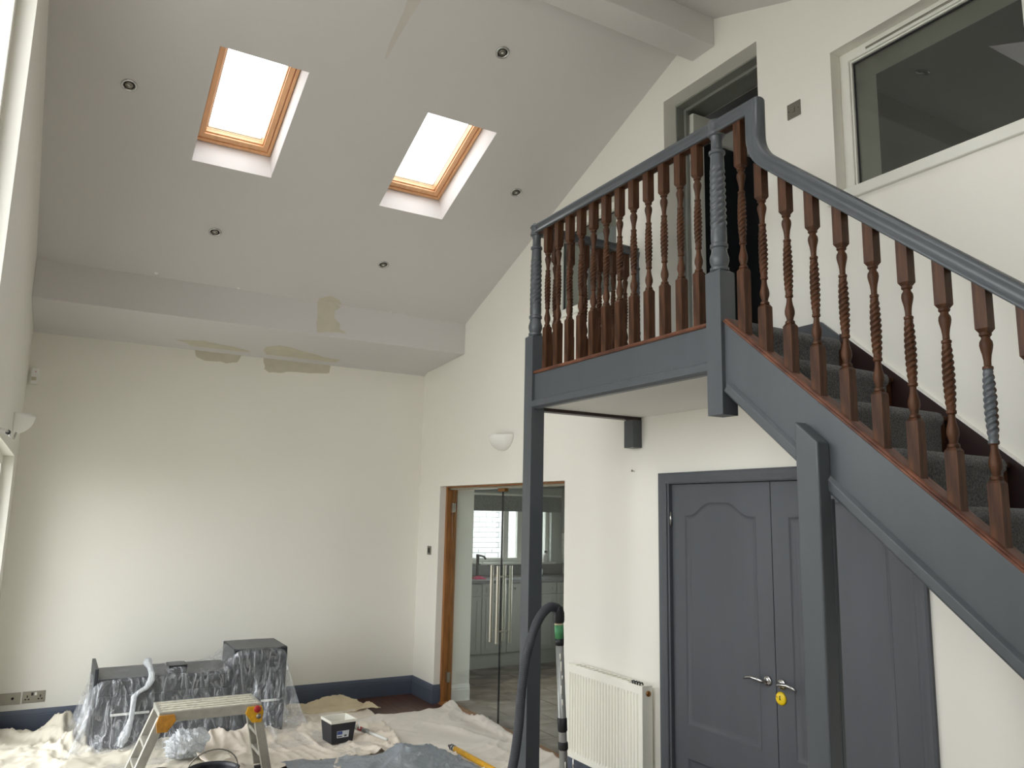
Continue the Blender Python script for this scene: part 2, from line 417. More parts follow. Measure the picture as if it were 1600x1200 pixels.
patch_sof([(1.56, 7.28), (1.66, 7.16), (1.95, 7.30), (2.22, 7.43), (2.32, 7.43), (2.30, 7.60), (1.64, 7.60), (1.58, 7.44)], 4)
obj('plaster_patch', MB().prism(ragged([(1.845, 3.59), (1.90, 3.60), (2.02, 3.60), (2.06, 3.57), (2.00, 3.53), (2.00, 3.47), (2.06, 3.42), (2.06, 3.37), (2.12, 3.34), (1.86, 3.315), (1.845, 3.40)], 5), 'y', 6.6685, 6.674), 'bare_plaster', eb)
mbp = MB().prism(ragged([(1.85, 6.62), (1.93, 6.57), (2.02, 6.60), (2.06, 6.66), (1.85, 6.66)], 6), 'z', 0, 1)
mbp.v = [FP(p[0], p[1], -0.0015+0.004*p[2]) for p in mbp.v]; obj('plaster_patch', mbp, 'bare_plaster', cf)
mbp = MB().prism(ragged([(1.49, 3.62), (1.57, 3.62), (1.56, 3.95), (1.535, 4.15), (1.515, 4.30), (1.50, 4.20), (1.50, 4.0)], 8, amp=0.008), 'z', 0, 1)
mbp.v = [FP(p[0], p[1], -0.0012+0.003*p[2]) for p in mbp.v]; obj('water_stain', mbp, 'rust_stain', cf)
for nx, ny in ((0.535, 6.63), (1.169, 6.655), (2.524, 6.66)):    # little filled screw heads along the box
    mbp = MB().lathe([(0.0, -0.006), (0.012, -0.004), (0.016, 0.002)], (0, 0, 0), 12); mbp.v = [FP(nx+p[0], ny+p[1], p[2]) for p in mbp.v]
    obj('screw_filler', mbp, 'reveal_paint', cf, smooth=True)

# skirting boards (moulded top)
def skirt(name, path, label, material='navy_skirting', h=0.17, z0=0.0, fnp=None):
    prof = [(0.0, 0.0), (0.020, 0.0), (0.020, h-0.045), (0.017, h-0.040), (0.017, h-0.030), (0.012, h-0.012), (0.008, h), (0.0, h)]
    mb = MB().sweep(path, prof, lambda a, b, z: (a, b, z0+z))
    return obj(name, mb, material, label=label, kind='structure')
skirt('baseboard_far', [(XB, YA), (XL, YA)], 'dark blue-grey skirting board along the far wall')
skirt('baseboard_right', [(3.365, GD[1]), (XB, GD[1]), (XB, YA-0.02)], 'short dark blue-grey skirting turning into the glass door reveal')
skirt('baseboard_right', [(XB, 3.86), (XB, GD[0])], 'dark grey skirting under the radiator', 'navy_skirting')
skirt('baseboard_left', [(XL, YA), (XL, LW2[1])], 'dark skirting return in the far left corner')

# ---------------------------------------------------------------- skylights
def skylight(idx, hole, fn, label):
    x0, x1, y0, y1 = hole
    t = thing('window_%d' % idx, fn((x0+x1)/2, (y0+y1)/2, 0.2), label, 'skylight', kind='structure')
    def frame(name, ins, w, t0, t1, m, par):
        a0, a1, b0, b1 = x0+ins, x1-ins, y0+ins, y1-ins
        return obj(name, slab(a0, a1, b0, b1, t0, t1, [(a0+w, a1-w, b0+w, b1-w)], fn), m, par, bevel=0.003)
    frame('outer_frame', 0.004, 0.022, 0.195, 0.300, 'pine', t)
    s = frame('sash', 0.030, 0.036, 0.205, 0.300, 'pine', t)
    frame('glazing_bead', 0.064, 0.010, 0.222, 0.270, 'pine', s)
    obj('pane', slab(x0+0.055, x1-0.055, y0+0.055, y1-0.055, 0.262, 0.268, [], fn), 'clear_glass', t)
    frame('gasket', 0.079, 0.006, 0.256, 0.262, 'steel_plate', s)
    n = (Vector(fn(0, 1, 1))-Vector(fn(0, 1, 0))).normalized()
    p = portal(fn((x0+x1)/2, (y0+y1)/2, 0.34), (0, 0, 0), x1-x0, (y1-y0)*1.08)
    p.rotation_euler = n.to_track_quat('Z', 'Y').to_euler()
    return t
skylight(1, SKY_F[0], FP, 'pine framed skylight in the far slope, the one nearer the left wall')
skylight(2, SKY_F[1], FP, 'pine framed skylight in the far slope, the one nearer the gable wall')
skylight(3, SKY_N[0], NP, 'skylight in the near slope, left of the pair')
skylight(4, SKY_N[1], NP, 'skylight in the near slope, seen only as a reflection in the inner window')

KX0, KX1, KY0, KY1, KZ = XB+WB, 6.03, 4.45, 9.05, 2.36
# ---------------------------------------------------------------- left wall glazing
def left_window(idx, op, label, nmull, ntrans, portal_on=True):
    y0, y1, z0, z1 = op; t = thing('window_%d' % idx, (XL-0.12, (y0+y1)/2, z0), label, 'window', kind='structure')
    X0, X1 = XL-0.145, XL-0.075; w = 0.065
    obj('frame', slab(y0, y1, z0, z1, X0, X1, [(y0+w, y1-w, z0+w, z1-w)], lambda a, b, q: (q, a, b)), 'pvc_white', t, bevel=0.004)
    ys = [y0+w+(y1-y0-2*w)*k/nmull for k in range(nmull+1)]
    for k in range(1, nmull): obj('mullion', B(X0, X1, ys[k]-0.03, ys[k]+0.03, z0+w, z1-w), 'pvc_white', t, bevel=0.004)
    zs = [z0+w+(z1-z0-2*w)*k/ntrans for k in range(ntrans+1)]
    for k in range(1, ntrans):
        for j in range(nmull): obj('transom', B(X0+0.004, X1-0.004, ys[j]+0.03, ys[j+1]-0.03, zs[k]-0.025, zs[k]+0.025), 'pvc_white', t, bevel=0.004)
    for j in range(nmull):
        obj('pane', B(X0+0.03, X0+0.036, ys[j]-0.01, ys[j+1]+0.01, z0+w-0.01, z1-w+0.01), 'clear_glass', t)
    portal((XL-0.31, (y0+y1)/2, (z0+z1)/2), (0, -PI/2, 0), z1-z0, y1-y0)
    return t
left_window(5, LW1, 'tall white framed window at the upper left edge', 1, 1)
left_window(12, LW4, 'unseen white framed high window added for daylight next to the tall left window', 1, 1)
left_window(9, LW3, 'unseen white framed window added for daylight beside the viewpoint', 2, 1)
left_window(6, LW2, 'wide white framed glazed doorway at the lower left edge', 3, 1)
obj('ground', B(-40, XL-0.35, -40, 50, -0.35, -0.15), 'ground', label='paved ground outside the left windows', kind='structure')
obj('ground', B(KX1+0.25, 40, -20, 9.36, -0.35, -0.15), 'ground', label='paved ground outside the added kitchen side window', kind='structure')
obj('ground', B(XB+WB+0.1, 40, 9.4, 50, -0.35, -0.15), 'ground', label='paved yard outside the kitchen window', kind='structure')

# ---------------------------------------------------------------- inner window on the gable wall
XF = 3.37
def inner_window(idx, op, label, vent):
    y0, y1, z0, z1 = op; yz = lambda a, b, q: (q, a, b)
    w1 = thing('window_%d' % idx, (XB+0.1, (y0+y1)/2, z0), label, 'window', kind='structure')
    obj('frame', slab(y0, y1, z0, z1, XF, XF+0.07, [(y0+0.065, y1-0.056, z0+0.032, z1-0.056)], yz), 'pvc_white', w1, bevel=0.006)
    obj('glazing_bead', slab(y0+0.05, y1-0.044, z0+0.022, z1-0.045, XF+0.012, XF+0.03, [(y0+0.073, y1-0.064, z0+0.040, z1-0.064)], yz), 'pvc_white', w1, bevel=0.003)
    obj('seal', slab(y0+0.06, y1-0.052, z0+0.03, z1-0.054, XF+0.026, XF+0.031, [(y0+0.080, y1-0.072, z0+0.046, z1-0.073)], yz), 'black_plastic', w1)
    obj('pane', B(XF+0.032, XF+0.036, y0+0.05, y1-0.05, z0+0.03, z1-0.045), 'window_glass', w1)
    if vent: obj('trickle_vent', B(XF-0.006, XF+0.002, y0+0.22, y1-0.16, z1-0.040, z1-0.030), 'steel_plate', w1, bevel=0.002)
    obj('sill', B(XB-0.022, XB+0.01, y0-0.05, y1+0.045, z0-0.062, z0-0.004), 'pvc_white', w1, bevel=0.006, seg=3)
    obj('sill_board', B(XB, XF+0.002, y0, y1, z0-0.001, z0+0.004), 'pvc_white', w1)
inner_window(7, IW, 'white framed fixed inner window high on the gable wall right of the upstairs door', True)
inner_window(11, IW2, 'dark inner window on the gable wall behind the landing balusters', False)

# ---------------------------------------------------------------- rooms behind the gable wall
# upper room
UX0, UX1, UY0, UY1 = XB+WB, 6.9, 0.9, 5.6
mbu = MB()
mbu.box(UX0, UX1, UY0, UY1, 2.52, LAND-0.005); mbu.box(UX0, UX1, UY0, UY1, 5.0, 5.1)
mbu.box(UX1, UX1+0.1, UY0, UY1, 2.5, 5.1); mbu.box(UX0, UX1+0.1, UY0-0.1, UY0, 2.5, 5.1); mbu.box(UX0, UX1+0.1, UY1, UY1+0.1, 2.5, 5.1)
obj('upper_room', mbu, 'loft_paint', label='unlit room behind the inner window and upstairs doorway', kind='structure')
# cupboard void behind the grey doors
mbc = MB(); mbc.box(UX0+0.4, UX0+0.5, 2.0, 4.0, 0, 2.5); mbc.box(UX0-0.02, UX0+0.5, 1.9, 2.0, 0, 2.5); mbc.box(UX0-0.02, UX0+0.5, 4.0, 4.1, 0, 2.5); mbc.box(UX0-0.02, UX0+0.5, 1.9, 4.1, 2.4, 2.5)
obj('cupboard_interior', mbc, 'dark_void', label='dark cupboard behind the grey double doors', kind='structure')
# kitchen shell
KX0, KX1, KY0, KY1, KZ = XB+WB, 6.03, 4.45, 9.05, 2.36
KW = (4.585, 5.86, 1.165, 2.03)
obj('kitchen_wall', slab(KX0-0.4, KX1+0.3, -0.1, KZ+0.3, KY1, KY1+0.3, [KW], lambda a, b, t: (a, t, b)), 'kitchen_wall', label='pale kitchen wall around the kitchen window', kind='structure')
KS = (5.2, 7.4, 0.6, 2.0)  # unseen side window, added to brighten the kitchen
obj('kitchen_wall', slab(KY0, KY1, -0.1, KZ+0.2, KX1, KX1+0.2, [KS], lambda a, b, t: (t, a, b)), 'kitchen_wall', label='kitchen side wall right of the window', kind='structure')
obj('kitchen_wall', B(KX0, KX1+0.2, KY0-0.15, KY0, -0.1, KZ+0.2), 'kitchen_wall', label='near wall of the kitchen, hidden by the gable wall', kind='structure')
obj('kitchen_wall', B(KX0-0.02, KX0, YA+0.28, KY1, -0.1, KZ+0.2), 'kitchen_wall', label='pale kitchen wall left of the units', kind='structure')
obj('kitchen_ceiling', B(KX0, KX1+0.2, KY0, KY1, KZ, KZ+0.12), 'ceiling_paint', label='flat kitchen ceiling beyond the glass doors', kind='structure')
kf = obj('kitchen_floor', B(XB+0.12, KX1, KY0, KY1, -0.12, -0.010), 'grout', label='brown slate tiled kitchen floor beyond the glass doors', kind='structure')
tm = {}
yy = KY0; r = 0
while yy < 8.5:
    xx = XB+0.13 - (0.3 if r % 2 else 0.0)
    while xx < KX1:
        a0, a1 = max(xx, XB+0.13), min(xx+0.6, KX1); b1 = min(yy+0.4, 8.55)
        if a1-a0 > 0.03:
            k = (round(a1-a0, 3), round(b1-yy, 3))
            if k not in tm: tm[k] = B(0.005, k[0]-0.005, 0.005, k[1]-0.005, -0.010, 0.0).mesh('tile')
            link('tile', tm[k], 'stone_tile', kf, (a0, yy, random.uniform(-0.001, 0.001)), bevel=0.003, seg=1)
        xx += 0.6
    yy += 0.4; r += 1
ks = thing('window_10', (KX1+0.1, 6.3, 0.6), 'unseen white framed window added to the kitchen side wall for daylight', 'window', kind='structure')
obj('frame', slab(KS[0], KS[1], KS[2], KS[3], KX1+0.08, KX1+0.14, [(KS[0]+0.07, 6.26, KS[2]+0.07, KS[3]-0.07), (6.34, KS[1]-0.07, KS[2]+0.07, KS[3]-0.07)], lambda a, b, t: (t, a, b)), 'pvc_white', ks)
for p0, p1 in ((KS[0]+0.06, 6.27), (6.33, KS[1]-0.06)): obj('pane', B(KX1+0.105, KX1+0.11, p0, p1, KS[2]+0.06, KS[3]-0.06), 'clear_glass', ks)
portal((KX1+0.22, 6.3, 1.3), (0, PI/2, 0), 1.4, 2.2)
skirt('kitchen_baseboard', [(KX0, GD[1]), (3.475, GD[1])], 'pale skirting in the kitchen side reveal of the glass doors', 'reveal_paint', 0.15)

# ---------------------------------------------------------------- kitchen furniture
def kitchen_unit(x0, x1, label, drawer=True):
    t = thing('kitchen_cabinet', ((x0+x1)/2, 8.45, 0), label, 'cabinet', 'base units in the kitchen')
    obj('carcass', B(x0+0.002, x1-0.002, 8.42, 9.04, 0.16, 0.962), 'kitchen_cabinet', t)
    obj('plinth', B(x0, x1, 8.45, 8.47, 0.0, 0.16), 'kitchen_cabinet', t)
    def front(n, z0, z1):
        d = obj(n, B(x0+0.003, x1-0.003, 8.40, 8.42, z0, z1), 'kitchen_cabinet', t, bevel=0.002)
        if x1-x0 > 0.25:
            q = 0.055
            obj('panel_moulding', slab(x0+q, x1-q, z0+q*0.7, z1-q*0.7, 8.394, 8.402, [(x0+q+0.012, x1-q-0.012, z0+q*0.7+0.012, z1-q*0.7-0.012)], lambda a, b, c: (a, c, b)), 'kitchen_cabinet', d)
        obj('knob', MB().lathe([(0.006, 0), (0.006, -0.01), (0.013, -0.018), (0.010, -0.026), (0, -0.028)], ((x0+x1)/2, 8.40, z1-0.06), 12, 'y'), 'steel_plate', d, smooth=True)
        return d
    if drawer: front('drawer', 0.825, 0.955); front('door', 0.17, 0.819)
    else: front('door', 0.17, 0.955)
    return t
kitchen_unit(4.02, 4.483, 'grey kitchen base unit under the tap, left end of the run')
kitchen_unit(4.483, 4.825, 'grey kitchen base unit behind the left pair of door handles')
kitchen_unit(4.825, 5.03, 'narrow grey kitchen unit behind the right pair of door handles', False)
kitchen_unit(5.03, 5.53, 'grey kitchen base unit behind the landing post')
kitchen_unit(5.53, 6.02, 'grey kitchen base unit at the right end of the run')
obj('worktop', B(4.0, 6.03, 8.385, 9.05, 0.965, 1.003), 'worktop', label='dark kitchen worktop running under the kitchen window', cat='worktop', bevel=0.004)
obj('upstand', B(4.0, 6.03, 9.03, 9.05, 1.004, 1.135), 'worktop', label='dark upstand behind the kitchen worktop', cat='upstand', bevel=0.003)
kw = thing('window_8', (5.2, 9.1, 1.16), 'white framed kitchen window above the sink', 'window', kind='structure')
a0, a1, b0, b1 = KW
obj('frame', slab(a0, a1, b0, b1, 9.12, 9.18, [(a0+0.05, 5.16, b0+0.05, b1-0.05), (5.235, 5.37, b0+0.05, b1-0.05), (5.44, a1-0.05, b0+0.05, b1-0.05)], lambda a, b, c: (a, c, b)), 'pvc_white', kw, bevel=0.004)
for p0, p1 in ((a0+0.04, 5.17), (5.225, 5.38), (5.43, a1-0.04)): obj('pane', B(p0, p1, 9.148, 9.152, b0+0.04, b1-0.04), 'clear_glass', kw)
obj('sill', B(a0-0.03, a1+0.05, 8.99, 9.12, 1.137, 1.164), 'pvc_white', kw, bevel=0.004)
obj('side_lining', B(a0-0.035, a0-0.005, 9.02, 9.048, 1.165, 1.84), 'oak_frame', kw)
portal((5.22, 9.37, 1.6), (PI/2, 0, 0), a1-a0, b1-b0).rotation_euler = (-PI/2, 0, 0)
bl = thing('roman_blind', (5.27, 8.99, 1.815), 'grey patterned roman blind pulled up over the kitchen window', 'blind')
for k in range(3):
    obj('fold', B(4.585, 5.955, 8.955+0.014*k, 8.975+0.014*k, 1.815+0.012*k, 2.015), 'blind_fabric', bl, bevel=0.006)
obj('head_rail', B(4.58, 5.96, 8.96, 9.04, 2.015, 2.04), 'pvc_white', bl)
tp = thing('kitchen_tap', (4.69, 8.93, 1.003), 'black kitchen tap standing before the kitchen window', 'tap')
obj('body', MB().lathe([(0.028, 0), (0.028, 0.01), (0.019, 0.015), (0.019, 0.23), (0.022, 0.235), (0.022, 0.27), (0.0, 0.275)], (4.69, 8.93, 1.003), 16), 'black_plastic', tp, smooth=True)
obj('spout', MB().tube([(4.69, 8.93, 1.25), (4.69, 8.86, 1.262), (4.69, 8.76, 1.255), (4.69, 8.72, 1.23)], 0.012, 10), 'black_plastic', tp, smooth=True)
obj('lever', MB().tube([(4.70, 8.93, 1.15), (4.74, 8.93, 1.155), (4.76, 8.93, 1.175)], 0.008, 8), 'chrome', tp, smooth=True)
# cloth: crumpled pad
mbp = MB(); n = 14; vs = []; fs = []
for i in range(n+1):
    for j in range(n+1):
        u, v = i/n*2-1, j/n*2-1; rr = max(0, 1-max(abs(u), abs(v))**3)
        vs.append((4.53+0.075*u*(1+0.15*float(vnoise(v*2, 3))), 8.60+0.07*v, 1.006+0.028*rr*(0.4+0.9*float(vnoise(u*3+5, v*3+2, 4)))))
for i in range(n):
    for j in range(n): fs.append((i*(n+1)+j, (i+1)*(n+1)+j, (i+1)*(n+1)+j+1, i*(n+1)+j+1))
o = obj('dish_cloth', mbp.add(vs, fs), 'pink_cloth', smooth=True, label='crumpled pink cloth on the worktop by the tap', cat='cloth'); o.modifiers.new('t', 'SOLIDIFY').thickness = 0.004
def bottle(x, y, z, h, r, m, label, name='bottle', capm='black_plastic'):
    t = thing(name, (x, y, z), label, 'bottle')
    obj('body', MB().lathe([(r*0.95, 0), (r, 0.006), (r, h*0.62), (r*0.8, h*0.72), (r*0.38, h*0.80), (r*0.38, h*0.86)], (x, y, z), 16), m, t, smooth=True)
    obj('cap', MB().lathe([(r*0.46, h*0.86), (r*0.46, h), (r*0.3, h+0.004), (0, h+0.004)], (x, y, z), 14), capm, t, smooth=True)
bottle(5.56, 9.03, 1.165, 0.06, 0.05, 'red_plastic', 'small red tub on the kitchen windowsill', capm='red_plastic')
bottle(5.66, 9.03, 1.165, 0.07, 0.028, 'bottle_white', 'small white bottle on the kitchen windowsill beside the red tub', capm='pink_cloth')
bottle(5.76, 9.03, 1.165, 0.14, 0.04, 'bottle_white', 'taller clear bottle with dark cap on the kitchen windowsill', capm='black_plastic')
bottle(5.52, 8.75, 1.003, 0.12, 0.022, 'chrome', 'small chrome soap dispenser on the kitchen worktop', 'soap_dispenser', 'chrome')
ts = obj('wall_tiles', B(6.022, 6.03, 8.45, 9.04, 1.14, 1.56), 'grout', label='white tiled splashback on the kitchen side wall', cat='tiles')
tm2 = B(0, 0.006, 0.002, 0.192, 0.002, 0.098).mesh('tile')
for j in range(3):
    for k in range(4): link('tile', tm2, 'white_plastic', ts, (6.016, 8.455+0.194*j, 1.145+0.1*k), bevel=0.002, seg=1)
# neighbour's white brick wall
bw = obj('brick_wall', B(3.6, 5.93, 10.62, 10.8, -0.15, 3.4), 'mortar', label='white painted brick wall outside the kitchen window', cat='brick wall')
bme = B(0, 0.215, -0.008, 0.03, 0, 0.065).mesh('brick')
for r in range(15):
    z = 0.98+0.075*r
    for k in range(8): link('brick', bme, 'white_brick', bw, (4.35+0.225*k-(0.1125 if r % 2 else 0), 10.62, z), bevel=0.004, seg=1)
obj('brick_wall', MB().box(5.95, 7.6, 10.9, 11.1, -0.15, 2.3), 'white_brick', label='low white wall to the right outside the kitchen window', cat='brick wall')

# ---------------------------------------------------------------- glass double doors
y0, y1, z0, z1 = GD
g = thing('door_1', (3.42, 6.06, 0), 'frameless glass double doors with long steel pull bars and oak frame', 'door', kind='structure')
for nm, bx in (('jamb', (3.365, 3.475, y1-0.036, y1, 0, z1)), ('jamb', (3.365, 3.475, y0, y0+0.036, 0, z1)), ('head', (3.365, 3.475, y0+0.036, y1-0.036, z1-0.014, z1))):
    obj(nm, B(*bx), 'oak_frame', g, bevel=0.002)
obj('stop', B(3.435, 3.455, y1-0.06, y1-0.036, 0, z1-0.03), 'oak_frame', g)
obj('threshold', MB().prism([(3.34, 0.0), (3.37, 0.018), (3.47, 0.018), (3.50, 0.0)], 'y', y0, y1), 'oak_frame', g, bevel=0.002)
obj('head_track', B(3.385, 3.455, y0+0.036, y1-0.036, z1-0.034, z1-0.014), 'brushed_steel', g, bevel=0.002)
ym = 6.068
for s, (a, b) in (('far', (ym+0.004, y1-0.045)), ('near', (y0+0.045, ym-0.004))):
    p = obj('glass_leaf', B(3.415, 3.425, a, b, 0.026, z1-0.05), 'door_glass', g, bevel=0.001, seg=1)
    e = ym+0.004 if s == 'far' else ym-0.004
    obj('glass_edge', B(3.4148, 3.4252, e-0.0025, e+0.0025, 0.027, z1-0.051), 'black_plastic', p)
    hy = ym+0.055 if s == 'far' else ym-0.055
    for sx in (-1, 1):
        hx = 3.42+sx*0.062; h = obj('pull_bar', MB().tube([(hx, hy, 0.70), (hx, hy, 1.34)], 0.0155, 16), 'brushed_steel', g, smooth=False); autosmooth(h)
        for z in (0.80, 1.25): obj('stand_off', MB().tube([(3.42+sx*0.004, hy, z), (hx, hy, z)], 0.008, 10), 'brushed_steel', h, smooth=True)
    hg = (y1-0.05) if s == 'far' else (y0+0.05)
    for z in (0.24, 1.83):
        k = obj('hinge', B(3.405, 3.435, hg-0.03, hg+0.03, z-0.045, z+0.045), 'brushed_steel', g, bevel=0.003)
obj('patch_fitting', B(3.40, 3.44, ym-0.06, ym+0.06, z1-0.062, z1-0.034), 'bronze', g, bevel=0.003)

# ---------------------------------------------------------------- grey cupboard doors
y0, y1, z0, z1 = CD
cd = thing('door_2', (XB+0.03, 2.98, 0), 'tall grey double cupboard doors below the landing', 'door', kind='structure')
arch = [(3.847, 0.0), (3.847, 2.052), (2.107, 2.052), (2.107, 0.0)]
prof = [(0.0, 0.0), (0.0, 0.016), (0.012, 0.020), (0.03, 0.018), (0.048, 0.013), (0.058, 0.013), (0.066, 0.009), (0.066, 0.0)]
obj('architrave', MB().sweep(arch, prof, lambda a, b, h: (XB-h, a, b)), 'door_grey_paint', cd)
for nm, bx in (('lining', (XB-0.002, XB+0.12, y1-0.022, y1, 0, z1)), ('lining', (XB-0.002, XB+0.12, y0, y0+0.022, 0, z1)), ('lining', (XB-0.002, XB+0.12, y0+0.022, y1-0.022, z1-0.016, z1))):
    obj(nm, B(*bx), 'door_grey_paint', cd)
obj('dark_gap_backing', B(XB+0.075, XB+0.09, y0+0.01, y1-0.01, 0, z1), 'dark_hole', cd)  # near-black sheet painting in the shade seen through the door gaps
DX = XB+0.02
def panel_outline(a0, a1, b0, b1, archh):
    pts = [(a0, b0), (a1, b0)]
    if archh:
        for k in range(25):
            u = k/24; q = 1-abs(2*u-1)
            s = max(0, min(1, (q-0.14)/0.62)); s = math.sin(s*PI/2)**2 if s < 1 else 1
            r = 0.86*s + 0.14*math.sin(PI*u)*s
            pts.append((a1+(a0-a1)*u, b1+archh*r))
    else: pts += [(a1, b1), (a0, b1)]
    return pts
def leaf(ya, yb, hinge_far, nm):
    a0, a1 = ya+0.107, yb-0.107; top = panel_outline(a0, a1, 0.594, 1.797, 0.078)[2:]      # arch, from a1 back to a0
    mb = B(DX+0.0100, DX+0.04, ya, yb, 0.006, 1.981)
    mb.box(DX, DX+0.0105, ya, a0, 0.006, 1.981); mb.box(DX, DX+0.0105, a1, yb, 0.006, 1.981)
    mb.box(DX, DX+0.0105, a0, a1, 0.006, 0.14); mb.box(DX, DX+0.0105, a0, a1, 0.418, 0.594)
    mb.prism([(a0, 1.981)]+top[::-1]+[(a1, 1.981)], 'x', DX, DX+0.0105)
    lf = obj('door_leaf', mb, 'door_grey_paint', cd)
    for (b0, b1, ah) in ((0.594, 1.797, 0.078), (0.14, 0.418, 0)):
        o_ = panel_outline(ya+0.107, yb-0.107, b0, b1, ah)
        mp = [(-0.001, -0.006), (-0.001, 0.0012), (0.004, 0.0018), (0.007, -0.001), (0.011, -0.0055), (0.018, -0.0075), (0.024, -0.0092), (0.040, -0.0096), (0.040, -0.012)]
        m_ = obj('panel_moulding', MB().sweep(o_, mp, lambda a, b, h: (DX-h, a, b), closed=True, caps=False), 'door_grey_paint', lf); autosmooth(m_, 50)
    hs = 1 if hinge_far else -1; hy = yb+0.002 if hinge_far else ya-0.002
    for z in (1.77, 0.25):
        h = obj('hinge', MB().tube([(DX-0.010, hy, z-0.045), (DX-0.010, hy, z+0.045)], 0.007, 10), 'chrome', lf, smooth=True)
    return lf
lfA = leaf(2.984, 3.760, True, 'a'); lfB = leaf(2.200, 2.979, False, 'b')
def lever(lf, yc, z, d):
    h = obj('lever_handle', MB().tube([(DX, yc, z), (DX-0.038, yc, z), (DX-0.046, yc+d*0.008, z+0.001), (DX-0.05, yc+d*0.03, z+0.006), (DX-0.05, yc+d*0.07, z+0.010), (DX-0.048, yc+d*0.105, z+0.003), (DX-0.046, yc+d*0.125, z-0.006)], [0.009, 0.009, 0.009, 0.0095, 0.0085, 0.0075, 0.006], 12), 'chrome', lf, smooth=True)
    obj('rose', MB().lathe([(0.026, 0.0), (0.026, -0.006), (0.021, -0.011), (0.0, -0.012)], (DX, yc, z), 24, 'x'), 'chrome', h, smooth=True)
lever(lfA, 3.035, 0.952, 1); lever(lfB, 2.942, 0.952, -1)
lk = obj('lock_cover', MB().lathe([(0.0, -0.012), (0.022, -0.012), (0.030, -0.009), (0.033, -0.004), (0.033, 0.0)], (DX, 2.951, 0.880), 28, 'x'), 'lock_yellow', lfB, smooth=True, label='round yellow lock cover')
obj('keyhole', MB().prism([(2.946, 0.874), (2.955, 0.874), (2.953, 0.886), (2.956, 0.891), (2.951, 0.896), (2.946, 0.891), (2.949, 0.886)], 'x', DX-0.0128, DX-0.010), 'dark_hole', lk)
obj('keyhole_notch', MB().prism([(2.962, 0.880), (2.974, 0.893), (2.977, 0.886)], 'x', DX-0.0125, DX-0.009), 'worn_mustard', lk)

# ---------------------------------------------------------------- upstairs door
y0, y1, z0, z1 = UD
ud = thing('door_3', (XB+0.1, 3.36, LAND), 'white door standing open into a dark room above the landing', 'door', kind='structure')
for bx in ((3.405, 3.66, y1-0.010, y1, z0, z1), (3.405, 3.66, y0, y0+0.010, z0, z1), (3.405, 3.66, y0+0.010, y1-0.010, z1-0.012, z1)): obj('lining', B(*bx), 'kitchen_cabinet', ud, bevel=0.002)
for bx in ((3.47, 3.495, y1-0.030, y1-0.010, z0, z1-0.012), (3.47, 3.495, y0+0.010, y0+0.030, z0, z1-0.012), (3.47, 3.495, y0+0.030, y1-0.030, z1-0.032, z1-0.012)): obj('stop', B(*bx), 'kitchen_cabinet', ud, bevel=0.002)
lx0, lx1, ly0, ly1, lz0, lz1 = 3.505, 4.235, 3.709, 3.757, LAND+0.012, 4.494
ul = obj('door_leaf', slab(lx0, lx1, lz0, lz1, ly0, ly1, [(lx0+0.095, lx1-0.095, lz0+0.22, lz1-0.17)], lambda a, b, t: (a, t, b)), 'door_white', ud, bevel=0.003)
obj('dark_glazing', B(lx0+0.09, lx1-0.09, ly0+0.02, ly0+0.028, lz0+0.215, lz1-0.165), 'black_plastic', ul)
for z in (4.30, 3.6, 2.9): obj('hinge', MB().tube([(lx0-0.004, ly1+0.004, z-0.05), (lx0-0.004, ly1+0.004, z+0.05)], 0.007, 10), 'chrome', ul, smooth=True)
obj('lever_handle', MB().tube([(lx1-0.06, ly0, 3.62), (lx1-0.06, ly0-0.05, 3.62), (lx1-0.17, ly0-0.052, 3.62)], 0.009, 10), 'black_plastic', ul, smooth=True)

# ================================================================== STAIRCASE AND LANDING
st = thing('staircase', (2.9, 2.0, 0), 'grey painted staircase and landing with brown barley-twist balusters', 'staircase')
XC = (XP0+XP1)/2                                # centre line of balustrade
def square_bits(mb, w, z0, z1, ch=0.0, sl0=0.0, sl1=0.0):
    h = w/2
    b = [(-h,-h,z0-sl0*h),(h,-h,z0-sl0*h),(h,h,z0+sl0*h),(-h,h,z0+sl0*h)]
    t = [(-h,-h,z1-sl1*h),(h,-h,z1-sl1*h),(h,h,z1+sl1*h),(-h,h,z1+sl1*h)]
    mb.hexa(b, t)
def chamfer_end(mb, w, z0, z1):
    """little tapered shoulder where the square meets the turning"""
    h = w/2; q = h*0.62
    mb.hexa([(-h,-h,z0),(h,-h,z0),(h,h,z0),(-h,h,z0)], [(-q,-q,z1),(q,-q,z1),(q,q,z1),(-q,q,z1)])
